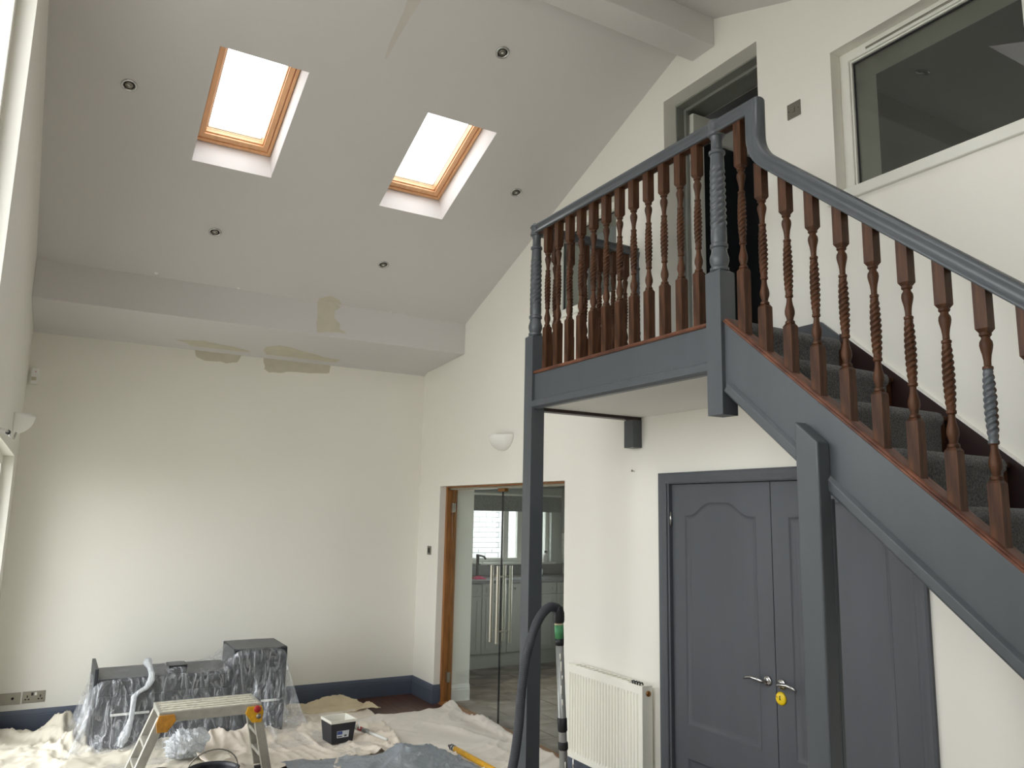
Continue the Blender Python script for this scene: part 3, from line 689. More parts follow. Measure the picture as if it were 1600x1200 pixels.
def turned(mb, zb, L, R, starts=3, turns=3.5, n=30, newel=False, arc=None):
    """turned barley-twist section from zb up over length L; R = max radius"""
    if not newel:
        lo = [(0,.70),(.012,.95),(.028,.95),(.04,.66),(.06,.72),(.09,.96),(.115,1.0),(.14,.92),(.175,.70),(.21,.56),(.235,.54),(.245,.80),(.262,.80),(.27,.66)]
        hi = [(.735,.66),(.742,.80),(.758,.80),(.766,.54),(.80,.56),(.84,.68),(.88,.90),(.905,1.0),(.93,.94),(.95,.66),(.962,.66),(.972,.92),(.986,.92),(1,.70)]
        t0, t1 = .27, .735; base = lambda s: .70+.18*math.sin(PI*s); amp = .19
    else:
        lo = [(0,.80),(.01,.98),(.028,.98),(.036,.80),(.045,.86),(.075,1.0),(.10,1.0),(.135,.82),(.16,.80),(.168,.94),(.188,.94),(.196,.80),(.22,.84),(.27,.84)]
        hi = [(.74,.74),(.80,.70),(.812,.70),(.82,.86),(.838,.86),(.848,.64),(.875,.60),(.91,.60),(.94,.68),(.965,.82),(.98,.86),(1,.86)]
        t0, t1 = .27, .74; base = lambda s: .82-.07*s; amp = .10
    rows = [(t, r, 0.0, 0.0) for t, r in lo]
    K = int(turns*starts*7)
    for k in range(1, K):
        s = k/K; e = min(1, s*9, (1-s)*9); rows.append((t0+(t1-t0)*s, base(s), amp*e, s*turns*2*PI))
    rows += [(t, r, 0.0, 0.0) for t, r in hi]
    vs = []; fs = []
    for t, r, a, ph in rows:
        for j in range(n):
            th = 2*PI*j/n; rr = R*r*(1+a*(abs(math.cos(starts*(th-ph)/2))*2-1.2))
            vs.append((rr*math.cos(th), rr*math.sin(th), zb+L*t))
    for i in range(len(rows)-1):
        for j in range(n):
            if arc and not (arc[0] <= rows[i][0] <= arc[1] and math.cos(2*PI*(j+.5)/n-arc[2]) > arc[3]+0.5*float(vnoise(rows[i][0]*23, j*0.6, 2))-0.25): continue
            fs.append((i*n+j, i*n+(j+1) % n, (i+1)*n+(j+1) % n, (i+1)*n+j))
    mb.add(vs, fs)
BW = 0.041
# landing baluster (origin at its foot on the capping)
mb = MB(); square_bits(mb, BW, -0.004, 0.255); chamfer_end(mb, BW, 0.255, 0.268); turned(mb, 0.262, 0.470, 0.0195); chamfer_end(mb, BW, 0.740, 0.727); square_bits(mb, BW, 0.740, 0.906)
bal_flat = mb.mesh('baluster_level'); bal_flat.materials.append(MATS['brown_wood'])
mb = MB(); square_bits(mb, BW, 0.0, 0.178, sl0=SLOPE); chamfer_end(mb, BW, 0.178, 0.191); turned(mb, 0.185, 0.470, 0.0195); chamfer_end(mb, BW, 0.663, 0.650); square_bits(mb, BW, 0.663, 0.805, sl1=SLOPE)
bal_rake = mb.mesh('baluster_rake'); bal_rake.materials.append(MATS['brown_wood'])
mb = MB(); square_bits(mb, BW, 0.0, 0.270, sl0=SLOPE); chamfer_end(mb, BW, 0.270, 0.283); turned(mb, 0.277, 0.470, 0.0195); chamfer_end(mb, BW, 0.755, 0.742); square_bits(mb, BW, 0.755, 0.985)
bal_tall = mb.mesh('baluster_tall'); bal_tall.materials.append(MATS['brown_wood'])
for me in (bal_flat, bal_rake, bal_tall):
    for p in me.polygons: p.use_smooth = True
    me.set_sharp_from_angle(angle=math.radians(38))
for k in range(12): link('baluster', bal_flat, None, st, (XC, 3.929-0.1189*k, 2.643))
link('baluster', bal_tall, None, st, (XC, 2.348, zcap(2.348)))
bi = 0; y = 2.236
while y > -0.35:
    link('baluster', bal_rake, None, st, (XC, y, zcap(y))); y -= 0.1262; bi += 1
for xx in (2.64, 2.755, 2.87, 2.985, 3.10, 3.20): link('baluster', bal_flat, None, st, (xx, 4.065, 2.643))
# one stair baluster has a smear of grey paint
ysm = 2.236-0.1262*7
mb = MB(); turned(mb, 0.185, 0.470, 0.0202, arc=(0.24, 0.74, PI*1.05, 0.35))
sm_me = mb.mesh('paint_smear'); o = link('paint_smear', sm_me, 'grey_paint', st, (XC, ysm, zcap(ysm)), smooth=True)
# newels and posts
def post(yc, zb, name='newel_post'):
    h = (XP1-XP0)/2
    mb = MB(); square_bits(mb, 2*h, zb-2.864, 0.0); chamfer_end(mb, 2*h, 0.0, 0.014)
    turned(mb, 0.006, 0.690, 0.0430, starts=4, turns=2.6, n=32, newel=True)
    me = mb.mesh(name)
    for p in me.polygons: p.use_smooth = True
    me.set_sharp_from_angle(angle=math.radians(38))
    return link(name, me, 'grey_paint', st, (XC, yc, 2.864))
post(4.066, 0.0); post(2.490, 2.222)
# cap swellings where rail passes over the newels
for yc in (4.066, 2.490):
    obj('newel_cap', MB().lathe([(0.0, 3.520), (0.036, 3.522), (0.041, 3.530), (0.039, 3.545), (0.036, 3.560), (0.039, 3.578), (0.040, 3.588), (0.034, 3.599), (0.018, 3.6015), (0.0, 3.602)], (XC, yc, 0), 32), 'grey_paint', st, smooth=True)
# handrail profile: (across normal, x)
RP = [(-0.030, -0.024), (-0.030, 0.024), (-0.028, 0.032), (-0.022, 0.034), (-0.017, 0.030), (-0.010, 0.0255), (0.0, 0.0245), (0.010, 0.027), (0.017, 0.033), (0.024, 0.035), (0.031, 0.029), (0.035, 0.016), (0.0365, 0.0),
      (0.035, -0.016), (0.031, -0.029), (0.024, -0.035), (0.017, -0.033), (0.010, -0.027), (0.0, -0.0245), (-0.010, -0.0255), (-0.017, -0.030), (-0.022, -0.034), (-0.028, -0.032)]
def fnr(a, b, h): return (XC+h, a, b)
rail_off = 0.79+0.03                         # rail centre above the capping on the rake
def zrail(y): return zcap(y)+rail_off+0.022
ydrop = 2.258
path = [(4.092, 3.560), (ydrop, 3.560), (ydrop, zrail(ydrop)+0.085)]
# easing from vertical into the rake
p0 = Vector(path[-1]); p2 = Vector((ydrop-0.085, zrail(ydrop-0.085))); p1 = Vector((ydrop, zrail(ydrop)-0.004))
for k in range(1, 9):
    s = k/8; q = p0*(1-s)**2+p1*2*s*(1-s)+p2*s*s; path.append((q.x, q.y))
path.append((-0.42, zrail(-0.42)))
prof = [(-o, h) for o, h in RP]              # path runs towards -Y: flip so that the rounded top is up
hr = obj('handrail', MB().sweep(path, prof, fnr), 'grey_paint', st); autosmooth(hr, 62)
obj('rail_fillet', B(XC-0.019, XC+0.019, 2.53, 4.03, 3.528, 3.537), 'brown_wood', st)
obj('rail_fillet', B(XC-0.019, XC+0.019, 2.245, 2.455, 3.528, 3.537), 'brown_wood', st)
hr2 = obj('handrail', MB().sweep([(XP1-0.03, 3.560), (XB-0.005, 3.560)], RP, lambda a, b, h: (a, 4.066+h, b)), 'grey_paint', st); autosmooth(hr2, 50)
mb = MB(); h_ = 0.045; square_bits(mb, 0.09, -0.24, 0.0); chamfer_end(mb, 0.09, 0.0, 0.014); turned(mb, 0.006, 0.690, 0.043, 4, 2.6, 32, True)
mb.v = [(min(p[0], 0.0), p[1], p[2]) for p in mb.v]; me = mb.mesh('half_newel'); link('half_newel', me, 'grey_paint', st, (XB-0.001, 4.066, 2.864)); autosmooth(C.objects['half_newel'])
# landing fascia
FX0 = XP0+0.018
obj('landing_fascia', B(FX0, FX0+0.045, 2.53, 4.03, 2.415, 2.628), 'grey_paint', st, bevel=0.003)
obj('fascia_bead', MB().sweep([(2.533, 2.412), (4.024, 2.412)], [(0, 0), (0.012, 0.018), (0.045, 0.018), (0.056, 0.0), (0.056, -0.03), (0, -0.03)], lambda a, b, h: (FX0-h, a, b)), 'grey_paint', st, bevel=0.002)
obj('landing_capping', MB().sweep([(2.53, 2.626), (4.03, 2.626)], [(0, -0.055), (0, 0.006), (0.006, 0.011), (0.015, 0.011), (0.019, 0.006), (0.019, -0.055)], lambda a, b, h: (FX0-h, a, b)), 'capping_wood', st)
obj('landing_fascia', B(XP1, XB, 4.045, 4.09, 2.424, 2.628), 'grey_paint', st, bevel=0.003)
obj('fascia_strip', B(XP1-0.005, XB-0.002, 4.022, 4.09, 2.404, 2.424), 'maroon_wood', st, bevel=0.002)
obj('landing_capping', B(XP1, XB-0.002, 4.03, 4.10, 2.628, 2.645), 'capping_wood', st, bevel=0.004)
obj('landing_soffit', B(FX0+0.04, XB, 2.46, 4.03, 2.424, 2.44), 'reveal_paint', st)
obj('landing_floor', B(FX0+0.045, XB, 2.44, 4.09, 2.44, LAND-0.012), 'brown_wood', st)
obj('wall_bracket', B(3.226, XB, 4.020, 4.116, 2.224, 2.405), 'grey_paint', st, bevel=0.004)
# raking strings
SX0, SX1 = XP0+0.020, XP0+0.062
yl = -0.42
def rake(y0_, y1_, ztop, zbot): return [(y0_, ztop(y0_)), (y1_, ztop(y1_)), (y1_, zbot(y1_)), (y0_, zbot(y0_))]
zst = lambda y: zcap(y)-0.026
zsb = lambda y: 2.296+(y-2.419)*0.857
obj('stringer', MB().prism(rake(2.45, yl, zst, zsb), 'x', SX0, SX1), 'grey_paint', st, bevel=0.003)
obj('stringer_bead', MB().sweep([(yl, zsb(yl)), (2.444, zsb(2.444))], [(0, -0.04), (0, 0.008), (0.010, 0.018), (0.040, 0.018), (0.050, 0.002), (0.050, -0.02)], lambda a, b, h: (SX0-h, a, b)), 'grey_paint', st, bevel=0.002)
obj('stringer_capping', MB().sweep([(yl, zst(yl)), (2.446, zst(2.446))], [(0, -0.062), (0, 0.003), (0.004, 0.010), (0.011, 0.010), (0.013, 0.005), (0.018, 0.005), (0.022, 0.0), (0.022, -0.062)], lambda a, b, h: (SX0-h, a, b)), 'capping_wood', st)
obj('wall_string', MB().prism([(2.47, 2.69), (2.47, 2.30), (yl, zsb(yl)), (yl, 2.44+(yl-2.173)*0.86), (2.45, 2.44+(2.45-2.173)*0.86)], 'x', XB-0.030, XB-0.001), 'maroon_wood', st, bevel=0.002)
obj('string_top_edge', MB().sweep([(yl, 2.44+(yl-2.173)*0.86), (2.47, 2.44+(2.47-2.173)*0.86)], [(0, 0), (0.005, 0.0), (0.005, 0.029), (0, 0.029)], lambda a, b, h: (XB-0.001-h, a, b)), 'reveal_paint', st)
obj('landing_skirting', MB().prism([(2.475, LAND), (2.475, 2.678), (2.585, 2.775), (2.94, 2.775), (2.94, LAND)], 'x', XB-0.02, XB-0.001), 'grey_paint', st, bevel=0.003)
obj('landing_skirting', B(XB-0.02, XB-0.001, 3.79, 4.02, LAND, 2.78), 'grey_paint', st, bevel=0.003)
# steps and carpet
RISE, GO, N0 = LAND/13, 0.24, 2.435
for k in range(1, 13):
    z = LAND-RISE*k; yn = N0-GO*k
    obj('tread', B(SX1-0.004, XB-0.026, yn, yn+GO+0.03, z-0.035, z-0.012), 'brown_wood', st, bevel=0.006)
    obj('riser', B(SX1-0.004, XB-0.026, yn+GO+0.015, yn+GO+0.03, z-0.012, z+RISE-0.035), 'brown_wood', st)
pth = [(3.95, LAND-0.011)]
for k in range(0, 13):
    z = LAND-RISE*k-0.011; yn = N0-GO*k
    pth += [(yn+0.014, z), (yn+0.003, z-0.006), (yn-0.003, z-0.018), (yn, z-0.032), (yn+0.012, z-0.042), (yn+0.014, LAND-RISE*(k+1)-0.010)]
cp = obj('carpet_runner', MB().sweep(pth, [(0, SX1+0.004), (-0.012, SX1+0.004), (-0.012, 3.215), (0, 3.215)], lambda a, b, h: (h, a, b)), 'carpet', st, label='grey fleck carpet'); autosmooth(cp, 50)
# front prop post under the string, lapped over its face
pp = MB(); pp.prism([(1.930, 0.0), (2.030, 0.0), (2.030, zst(2.03)-0.125), (1.930, zst(1.93)-0.125)], 'x', 2.402, SX0-0.001)
o = obj('prop_post', pp, 'grey_paint', st, bevel=0.007)
obj('prop_post_core', B(SX0-0.001, 2.49, 1.931, 2.029, 0.0, 1.86), 'grey_paint', st, bevel=0.004)
obj('screw_cap', MB().lathe([(0, -0.004), (0.010, -0.003), (0.012, 0.002)], (2.455, 2.045, 2.065), 14, 'x'), 'white_plastic', st, smooth=True)
# bottom newel
link('newel_post', B(XP0, XP1, -0.51, -0.42, 0, 1.25).mesh('newel_post'), 'grey_paint', st, (0, 0, 0), bevel=0.004)

# ================================================================== RADIATOR
RX, RY0, RY1, RZ0, RZ1 = 3.20, 3.912, 4.712, 0.170, 0.768
ra = thing('radiator', (3.25, 4.31, 0.17), 'white ribbed panel radiator on the wall beside the cupboard doors', 'radiator')
nr = 24; vs = []; fs = []; cols = []
ya = RY0+0.022; yb = RY1-0.022; pitch = (yb-ya)/nr
for k in range(nr):
    c0 = ya+pitch*k
    for u, dpt in ((0.0, 0.0), (0.30, 0.0), (0.42, 0.011), (0.88, 0.011)): cols.append((c0+pitch*u, dpt))
cols.append((yb, 0.0)); cols = [(RY0, 0.0)]+cols+[(RY1, 0.0)]
rowsz = [RZ0, RZ0+0.034, RZ0+0.050, RZ1-0.066, RZ1-0.050, RZ1]; use = [0, 0, 1, 1, 0, 0]
for zi, z in enumerate(rowsz):
    for yv, dpt in cols: vs.append((RX+dpt*use[zi], yv, z))
nc = len(cols)
for i in range(5):
    for j in range(nc-1): fs.append((i*nc+j, i*nc+j+1, (i+1)*nc+j+1, (i+1)*nc+j))
o = obj('front_panel', MB().add(vs, fs), 'radiator_white', ra, bevel=0.002, seg=1); sd = o.modifiers.new('s', 'SOLIDIFY'); sd.thickness = 0.0015; sd.offset = 0
obj('back_panel', B(3.262, 3.274, RY0, RY1, RZ0, RZ1-0.01), 'radiator_white', ra)
for yv in (RY0-0.004, RY1): obj('side_panel', B(RX-0.002, 3.276, yv, yv+0.004, RZ0, RZ1), 'radiator_white', ra, bevel=0.0015)
gt = obj('top_grille', slab(RY0+0.13, RY1, RX, 3.275, RZ1-0.002, RZ1+0.003, [(RY0+0.15+0.05*k, RY0+0.18+0.05*k, 3.215, 3.262) for k in range(12)], lambda a, b, t: (b, a, t)), 'radiator_white', ra)
obj('end_plug', MB().lathe([(0.0, -0.010), (0.013, -0.010), (0.017, -0.006), (0.017, 0.0)], (3.243, RY0-0.004, RZ1-0.045), 18, 'y'), 'bronze', ra, smooth=True)
for k in range(4):
    obj('fin_clip', MB().tube([(3.205+0.004*k, RY0+0.03+0.026*k, RZ1-0.004), (3.215, RY0+0.036+0.026*k, RZ1+0.012), (3.235, RY0+0.042+0.026*k, RZ1+0.010), (3.245, RY0+0.046+0.026*k, RZ1-0.002)], 0.0045, 8), 'dark_cabinet', ra, smooth=True)
for yv in (RY0+0.10, RY1-0.10): obj('wall_hook', B(3.274, XB-0.001, yv-0.015, yv+0.015, RZ0+0.05, RZ1-0.08), 'radiator_white', ra)
for yv in (RY0+0.02, RY1-0.02): obj('tail_pipe', MB().tube([(3.24, yv, RZ0+0.02), (3.24, yv, 0.0)], 0.008, 10), 'chrome', ra, smooth=True)

# ================================================================== FITTINGS
dl_where = {(0.153, 4.961): 'chrome downlight left of the left skylight', (0.864, 6.055): 'chrome downlight below the left skylight', (2.216, 6.072): 'chrome downlight below the right skylight near the eaves box',
            (2.888, 5.023): 'chrome downlight between the right skylight and the gable wall', (2.184, 4.010): 'chrome downlight above the right skylight'}
def downlight(x, y, fn, label, grp):
    t = thing('downlight', fn(x, y, 0), label, 'downlight', grp)
    def conv(mb, name, m, par):
        mb.v = [fn(x+p[0], y+p[1]/math.sqrt(1+SL*SL), -p[2]) for p in mb.v]; return obj(name, mb, m, par, smooth=True)
    conv(MB().lathe([(0.046, -0.002), (0.046, 0.004), (0.042, 0.007), (0.034, 0.006), (0.031, 0.001), (0.029, -0.006)], (0, 0, 0), 32), 'bezel', 'chrome', t)
    conv(MB().lathe([(0.030, 0.0008), (0.0, 0.0008)], (0, 0, 0), 32), 'baffle', 'dark_cabinet', t)
    l = conv(MB().lathe([(0.024, 0.0012), (0.024, 0.004), (0.012, 0.005), (0.0, 0.005)], (0, 0, 0), 28), 'lamp', 'steel_plate', t)
    conv(MB().lathe([(0.009, 0.005), (0.009, 0.008), (0.0, 0.009)], (0, 0, 0), 16), 'lamp_centre', 'chrome', l)
for (x, y), lb in dl_where.items(): downlight(x, y, FP, lb, 'ceiling downlights')
downlight(2.184, 2*RIDGE_Y-4.01, NP, 'downlight in the near slope, seen only in the inner window', 'ceiling downlights')

def sconce(xw, yc, zt, s, label):
    """half bowl uplighter on a wall; s = +1 faces +X"""
    t = thing('wall_light', (xw, yc, zt-0.13), label, 'wall light', 'bowl uplighters')
    n = 24; m = 12; vs = []; fs = []
    for i in range(m+1):
        q = i/m; ww = 0.165*math.sin(PI/2*q)**0.8; dd = 0.125*math.sin(PI/2*q)**0.8; z = zt-0.135*(1-q**1.5)
        for j in range(n+1):
            a = PI*j/n; vs.append((xw+s*(dd*math.sin(a)+0.001), yc+ww*math.cos(a), z))
    for i in range(m):
        for j in range(n): fs.append((i*(n+1)+j, i*(n+1)+j+1, (i+1)*(n+1)+j+1, (i+1)*(n+1)+j))
    o = obj('bowl', MB().add(vs, fs), 'reveal_paint', t, smooth=True); o.modifiers.new('s', 'SOLIDIFY').thickness = 0.004
    obj('back_plate', B(xw, xw+s*0.012, yc-0.05, yc+0.05, zt-0.10, zt-0.01), 'white_plastic', t)
    obj('lamp_holder', MB().tube([(xw+s*0.01, yc, zt-0.06), (xw+s*0.07, yc, zt-0.06), (xw+s*0.07, yc, zt-0.03)], 0.012, 10), 'white_plastic', t, smooth=True)
sconce(XB, 5.86, 2.445, -1, 'white half-bowl wall light above the glass doors')
sconce(XL, 6.35, 2.385, 1, 'white half-bowl wall light on the left wall')
# curtain hook pair below the left wall light
ch = thing('curtain_holdback', (XL, 4.9, 2.14), 'small chrome hook rod on the left wall below the wall light', 'hook')
obj('rod', MB().tube([(XL, 4.20, 2.115), (XL+0.03, 4.25, 2.118), (XL+0.045, 4.60, 2.138), (XL+0.045, 4.84, 2.150)], 0.006, 10), 'chrome', ch, smooth=True)
obj('ball_end', MB().lathe([(0, -0.014), (0.010, -0.009), (0.013, 0), (0.010, 0.009), (0, 0.014)], (XL+0.045, 4.88, 2.149), 14), 'dark_cabinet', ch, smooth=True)
obj('rod_tail', MB().tube([(XL+0.045, 4.90, 2.149), (XL+0.045, 5.20, 2.150), (XL+0.045, 5.55, 2.165), (XL+0.045, 5.74, 2.213)], 0.006, 8), 'chrome', ch, smooth=True)

def plate_B(yc, zc, w, h, label, cat, name):
    t = thing(name, (XB, yc, zc), label, cat); obj('face_plate', B(XB-0.006, XB, yc-w/2, yc+w/2, zc-h/2, zc+h/2), 'steel_plate', t, bevel=0.002); return t
t = plate_B(7.322, 1.408, 0.086, 0.086, 'brushed steel light switch left of the glass doors', 'switch', 'light_switch')
obj('rocker', B(XB-0.011, XB-0.005, 7.308, 7.336, 1.385, 1.432), 'black_plastic', t, bevel=0.002)
t = plate_B(2.707, 3.992, 0.088, 0.088, 'brushed steel light switch between the upstairs door and the inner window', 'switch', 'light_switch')
k = obj('rocker', B(XB-0.012, XB-0.005, 2.698, 2.716, 3.978, 4.008), 'steel_plate', t, bevel=0.002)
for dy in (-0.032, 0.032): obj('screw', MB().lathe([(0.003, -0.0072), (0.0, -0.0072)], (XB, 2.707+dy, 3.992), 10, 'x'), 'dark_hole', t)
def socket(xc, zc, w, gangs, label):
    t = thing('wall_socket', (xc, YA, zc), label, 'socket', 'steel sockets on the far wall')
    obj('face_plate', B(xc-w/2, xc+w/2, YA-0.006, YA, zc-0.044, zc+0.044), 'steel_plate', t, bevel=0.002)
    for gx in gangs:
        for dx, dz, ww, hh in ((0, 0.006, 0.004, 0.009), (-0.011, -0.016, 0.0065, 0.0045), (0.011, -0.016, 0.0065, 0.0045)):
            obj('socket_hole', B(xc+gx+dx-ww, xc+gx+dx+ww, YA-0.0068, YA-0.003, zc+dz-hh, zc+dz+hh), 'dark_hole', t)
    if len(gangs) == 2:
        for dx in (-0.012, 0.012): obj('rocker', B(xc+dx-0.008, xc+dx+0.008, YA-0.010, YA-0.004, zc+0.012, zc+0.034), 'white_plastic' if dx > 0 else 'black_plastic', t, bevel=0.002)
    return t
socket(0.030, 0.262, 0.158, (-0.045, 0.045), 'double steel wall socket above the far skirting')
t = thing('wall_socket', (-0.137, YA, 0.25), 'single-outlet steel plate beside the double socket', 'socket', 'steel sockets on the far wall')
obj('face_plate', B(-0.215, -0.060, YA-0.006, YA, 0.216, 0.304), 'steel_plate', t, bevel=0.002)
obj('outlet', MB().lathe([(0.010, -0.010), (0.006, -0.010), (0.005, -0.004)], (-0.115, YA, 0.262), 14, 'y'), 'dark_hole', t, smooth=True)
# motion sensor in the corner
ms = thing('motion_sensor', (XL+0.04, YA, 2.78), 'small white motion sensor high in the far left corner', 'sensor')
obj('body', MB().prism([(XL+0.016, YA), (XL+0.016, YA-0.03), (XL+0.03, YA-0.045), (XL+0.072, YA-0.045), (XL+0.080, YA-0.03), (XL+0.080, YA)], 'z', 2.765, 2.90), 'white_plastic', ms, bevel=0.004)
obj('lens', B(XL+0.030, XL+0.066, YA-0.049, YA-0.044, 2.795, 2.825), 'bare_plaster', ms, bevel=0.002)
obj('indicator', B(XL+0.052, XL+0.060, YA-0.047, YA-0.044, 2.865, 2.872), 'tape_red', ms)
# wall screw with plug left of the bracket
sc = thing('wall_screw', (XB, 4.15, 2.04), 'tiny screw left in the wall below the landing bracket', 'screw')
obj('shank', MB().tube([(XB, 4.10, 2.075), (XB-0.02, 4.10, 2.078)], 0.004, 8), 'chrome', sc, smooth=True)
obj('head', MB().lathe([(0.0, -0.024), (0.008, -0.022), (0.008, -0.019)], (XB, 4.10, 2.078), 10, 'x'), 'steel_plate', sc, smooth=True)

# ================================================================== DUST SHEETS
def canvas_sheet(name, corners, n, material, label, seed, amp=0.03, freq=2.2, mounds=(), zb=0.006, wob=0.06, ang=0.6, cat='dust sheet', thick=0.003, curl=0.02):
    nu, nv = n; c = [np.array(p, float) for p in corners]
    u, v = np.meshgrid(np.linspace(0, 1, nu), np.linspace(0, 1, nv), indexing='ij')
    x = c[0][0]*(1-u)*(1-v)+c[1][0]*u*(1-v)+c[2][0]*u*v+c[3][0]*(1-u)*v
    y = c[0][1]*(1-u)*(1-v)+c[1][1]*u*(1-v)+c[2][1]*u*v+c[3][1]*(1-u)*v
    eu = np.minimum(u, 1-u); ev = np.minimum(v, 1-v); e = np.minimum(eu, ev)
    sx = fbm(x*2.3+3, y*2.3, seed+20, 3)-0.5; sy = fbm(x*2.3, y*2.3+7, seed+21, 3)-0.5
    k = np.exp(-e*7)
    x = x+sx*wob*2*k; y = y+sy*wob*2*k
    ca, sa = math.cos(ang), math.sin(ang)
    xr, yr = ca*x+sa*y, -sa*x+ca*y
    wx = fbm(xr*1.3, yr*1.3, seed+1, 3)*1.6; wy = fbm(xr*1.3+9, yr*1.3, seed+2, 3)*1.6
    r1 = 1-np.abs(2*vnoise(xr*freq*2.0+wx*1.5, yr*freq*0.55+wy, seed+3)-1); r2 = 1-np.abs(2*vnoise(xr*freq*0.7+wx, yr*freq*2.3+wy*1.5, seed+4)-1)
    r3 = 1-np.abs(2*vnoise(xr*freq*5.5+wx*2, yr*freq*2.2+wy*2, seed+6)-1)
    r4 = 1-np.abs(2*vnoise(xr*freq*4+wx*3+3, yr*freq*10+wy*3, seed+7)-1)
    m = np.clip(fbm(x*1.1, y*1.1, seed+5, 2)*1.8-0.35, 0.1, 1)
    z = zb+amp*m*(0.7*r1**3.5+0.6*r2**3.5+0.48*r3**3+0.34*r4**2.5)+0.002*fbm(x*9, y*9, seed+8, 2)
    for (mx, my, rx, ry, h, fa) in mounds:
        cf_, sf_ = math.cos(fa), math.sin(fa); ax = (cf_*(x-mx)+sf_*(y-my))/rx; ay = (-sf_*(x-mx)+cf_*(y-my))/ry
        d = ax**2+ay**2; z = z+h*np.exp(-d*1.6)*(0.70+0.6*(1-np.abs(2*vnoise(ax*2.6+wx, ay*1.2, seed+9)-1))**2)
    z = z+curl*np.exp(-e*40)*np.clip(fbm(x*3, y*3, seed+11, 2)*2-0.7, 0, 1)
    vs = list(zip(x.ravel(), y.ravel(), z.ravel())); fs = []
    for i in range(nu-1):
        for j in range(nv-1): fs.append((i*nv+j, (i+1)*nv+j, (i+1)*nv+j+1, i*nv+j+1))
    me = bpy.data.meshes.new(name); me.from_pydata(vs, [], fs)
    ctr = (float(x.mean()), float(y.mean()), 0.0)
    for vv in me.vertices: vv.co -= Vector(ctr)
    o = link(name, me, material, None, ctr, smooth=True)
    if me.polygons[0].normal.z < 0: me.flip_normals()
    s = o.modifiers.new('thickness', 'SOLIDIFY'); s.thickness = thick; s.offset = 1
    return tag(o, label, cat)
canvas_sheet('dust_sheet', [(1.45, 4.4), (3.36, 4.4), (3.375, 6.86), (2.30, 6.72)], (130, 150), 'canvas_pale', 'large pale canvas dust sheet spread in front of the glass doors', 11, amp=0.05, freq=1.3, ang=0.5, zb=0.006, wob=0.04,
             mounds=[(3.33, 6.80, 0.10, 0.10, 0.045, 0.3), (3.34, 6.2, 0.05, 0.6, 0.05, 0.05), (3.05, 6.1, 0.05, 0.45, 0.035, 0.35)])
canvas_sheet('dust_sheet', [(1.72, 7.02), (2.72, 7.02), (2.62, 7.50), (1.72, 7.55)], (70, 50), 'canvas_yellow', 'yellowed dust sheet bunched along the far skirting', 23, amp=0.035, freq=2.4, ang=1.2, zb=0.008, wob=0.05,
             mounds=[(2.40, 7.40, 0.30, 0.08, 0.06, 0.0), (2.66, 7.12, 0.07, 0.06, 0.045, 0.0)])
canvas_sheet('dust_sheet', [(1.10, 5.75), (2.42, 5.75), (2.66, 7.05), (1.10, 7.05)], (110, 100), 'canvas', 'rumpled beige dust sheet under the paint tub', 37, amp=0.05, freq=2.1, ang=0.1, zb=0.012, wob=0.07, curl=0.03,
             mounds=[(1.22, 6.50, 0.22, 0.12, 0.10, 0.2), (1.52, 6.52, 0.22, 0.09, 0.11, 0.25), (2.30, 6.15, 0.20, 0.05, 0.04, -0.5), (1.95, 6.62, 0.18, 0.07, 0.05, 0.3)])
canvas_sheet('dust_sheet', [(-0.20, 4.6), (1.30, 4.6), (1.25, 7.10), (-0.20, 7.48)], (120, 140), 'canvas_grey', 'dull beige dust sheet covering the floor at the left', 41, amp=0.05, freq=1.9, ang=0.9, zb=0.007, wob=0.05,
             mounds=[(0.24, 7.28, 0.15, 0.13, 0.13, 0.0), (0.30, 6.85, 0.16, 0.10, 0.09, 0.5), (0.70, 6.42, 0.40, 0.07, 0.05, 0.1)])

canvas_sheet('dust_sheet', [(-0.2, -1.9), (2.35, -1.9), (2.35, 4.5), (-0.2, 4.7)], (60, 110), 'canvas_pale', 'unseen pale dust sheet added on the floor below the viewpoint to bounce light', 71, amp=0.03, freq=1.3, zb=0.002, wob=0.03)  # unseen sheet, added so the near floor bounces more light upwards
# ---------------------------------------------------------------- furniture under polythene
CY0, CY1 = 6.70, 7.18
sb = thing('sideboard', (0.88, 6.9, 0), 'low dark cabinet seen through the clear plastic sheet', 'cabinet')
obj('body', B(0.42, 1.36, CY0+0.02, CY1, 0.06, 0.50), 'dark_cabinet', sb, bevel=0.004)
obj('end_panel', B(0.395, 0.42, CY0, CY1, 0.0, 0.60), 'dark_cabinet', sb, bevel=0.004)
obj('plinth', B(0.44, 1.34, CY0+0.06, CY1-0.02, 0.0, 0.06), 'dark_cabinet', sb)
for a, b in ((0.424, 0.885), (0.890, 1.356)):
    d = obj('drawer', B(a, b, CY0, CY0+0.02, 0.065, 0.40), 'dark_cabinet', sb, bevel=0.003)
    obj('pull', B((a+b)/2-0.13, (a+b)/2+0.13, CY0-0.012, CY0, 0.262, 0.278), 'white_plastic', d, bevel=0.002)
obj('top', B(0.42, 1.36, CY0-0.005, CY1, 0.50, 0.525), 'dark_cabinet', sb, bevel=0.003)
tc_ = thing('tall_cabinet', (1.57, 6.9, 0), 'taller dark box cabinet under the plastic sheet at its right end', 'cabinet')
obj('body', B(1.37, 1.79, CY0+0.02, CY1, 0.0, 0.675), 'dark_cabinet', tc_, bevel=0.005)
d = obj('door', B(1.373, 1.787, CY0, CY0+0.02, 0.05, 0.67), 'dark_cabinet', tc_, bevel=0.003)
obj('pull', B(1.60, 1.72, CY0-0.012, CY0, 0.262, 0.278), 'white_plastic', d, bevel=0.002)
bxk = thing('black_box', (1.0, 6.95, 0.525), 'small black box standing on the low cabinet under the plastic', 'box')
obj('body', B(0.90, 1.03, CY0+0.03, CY0+0.2, 0.525, 0.575), 'black_plastic', bxk, bevel=0.004)
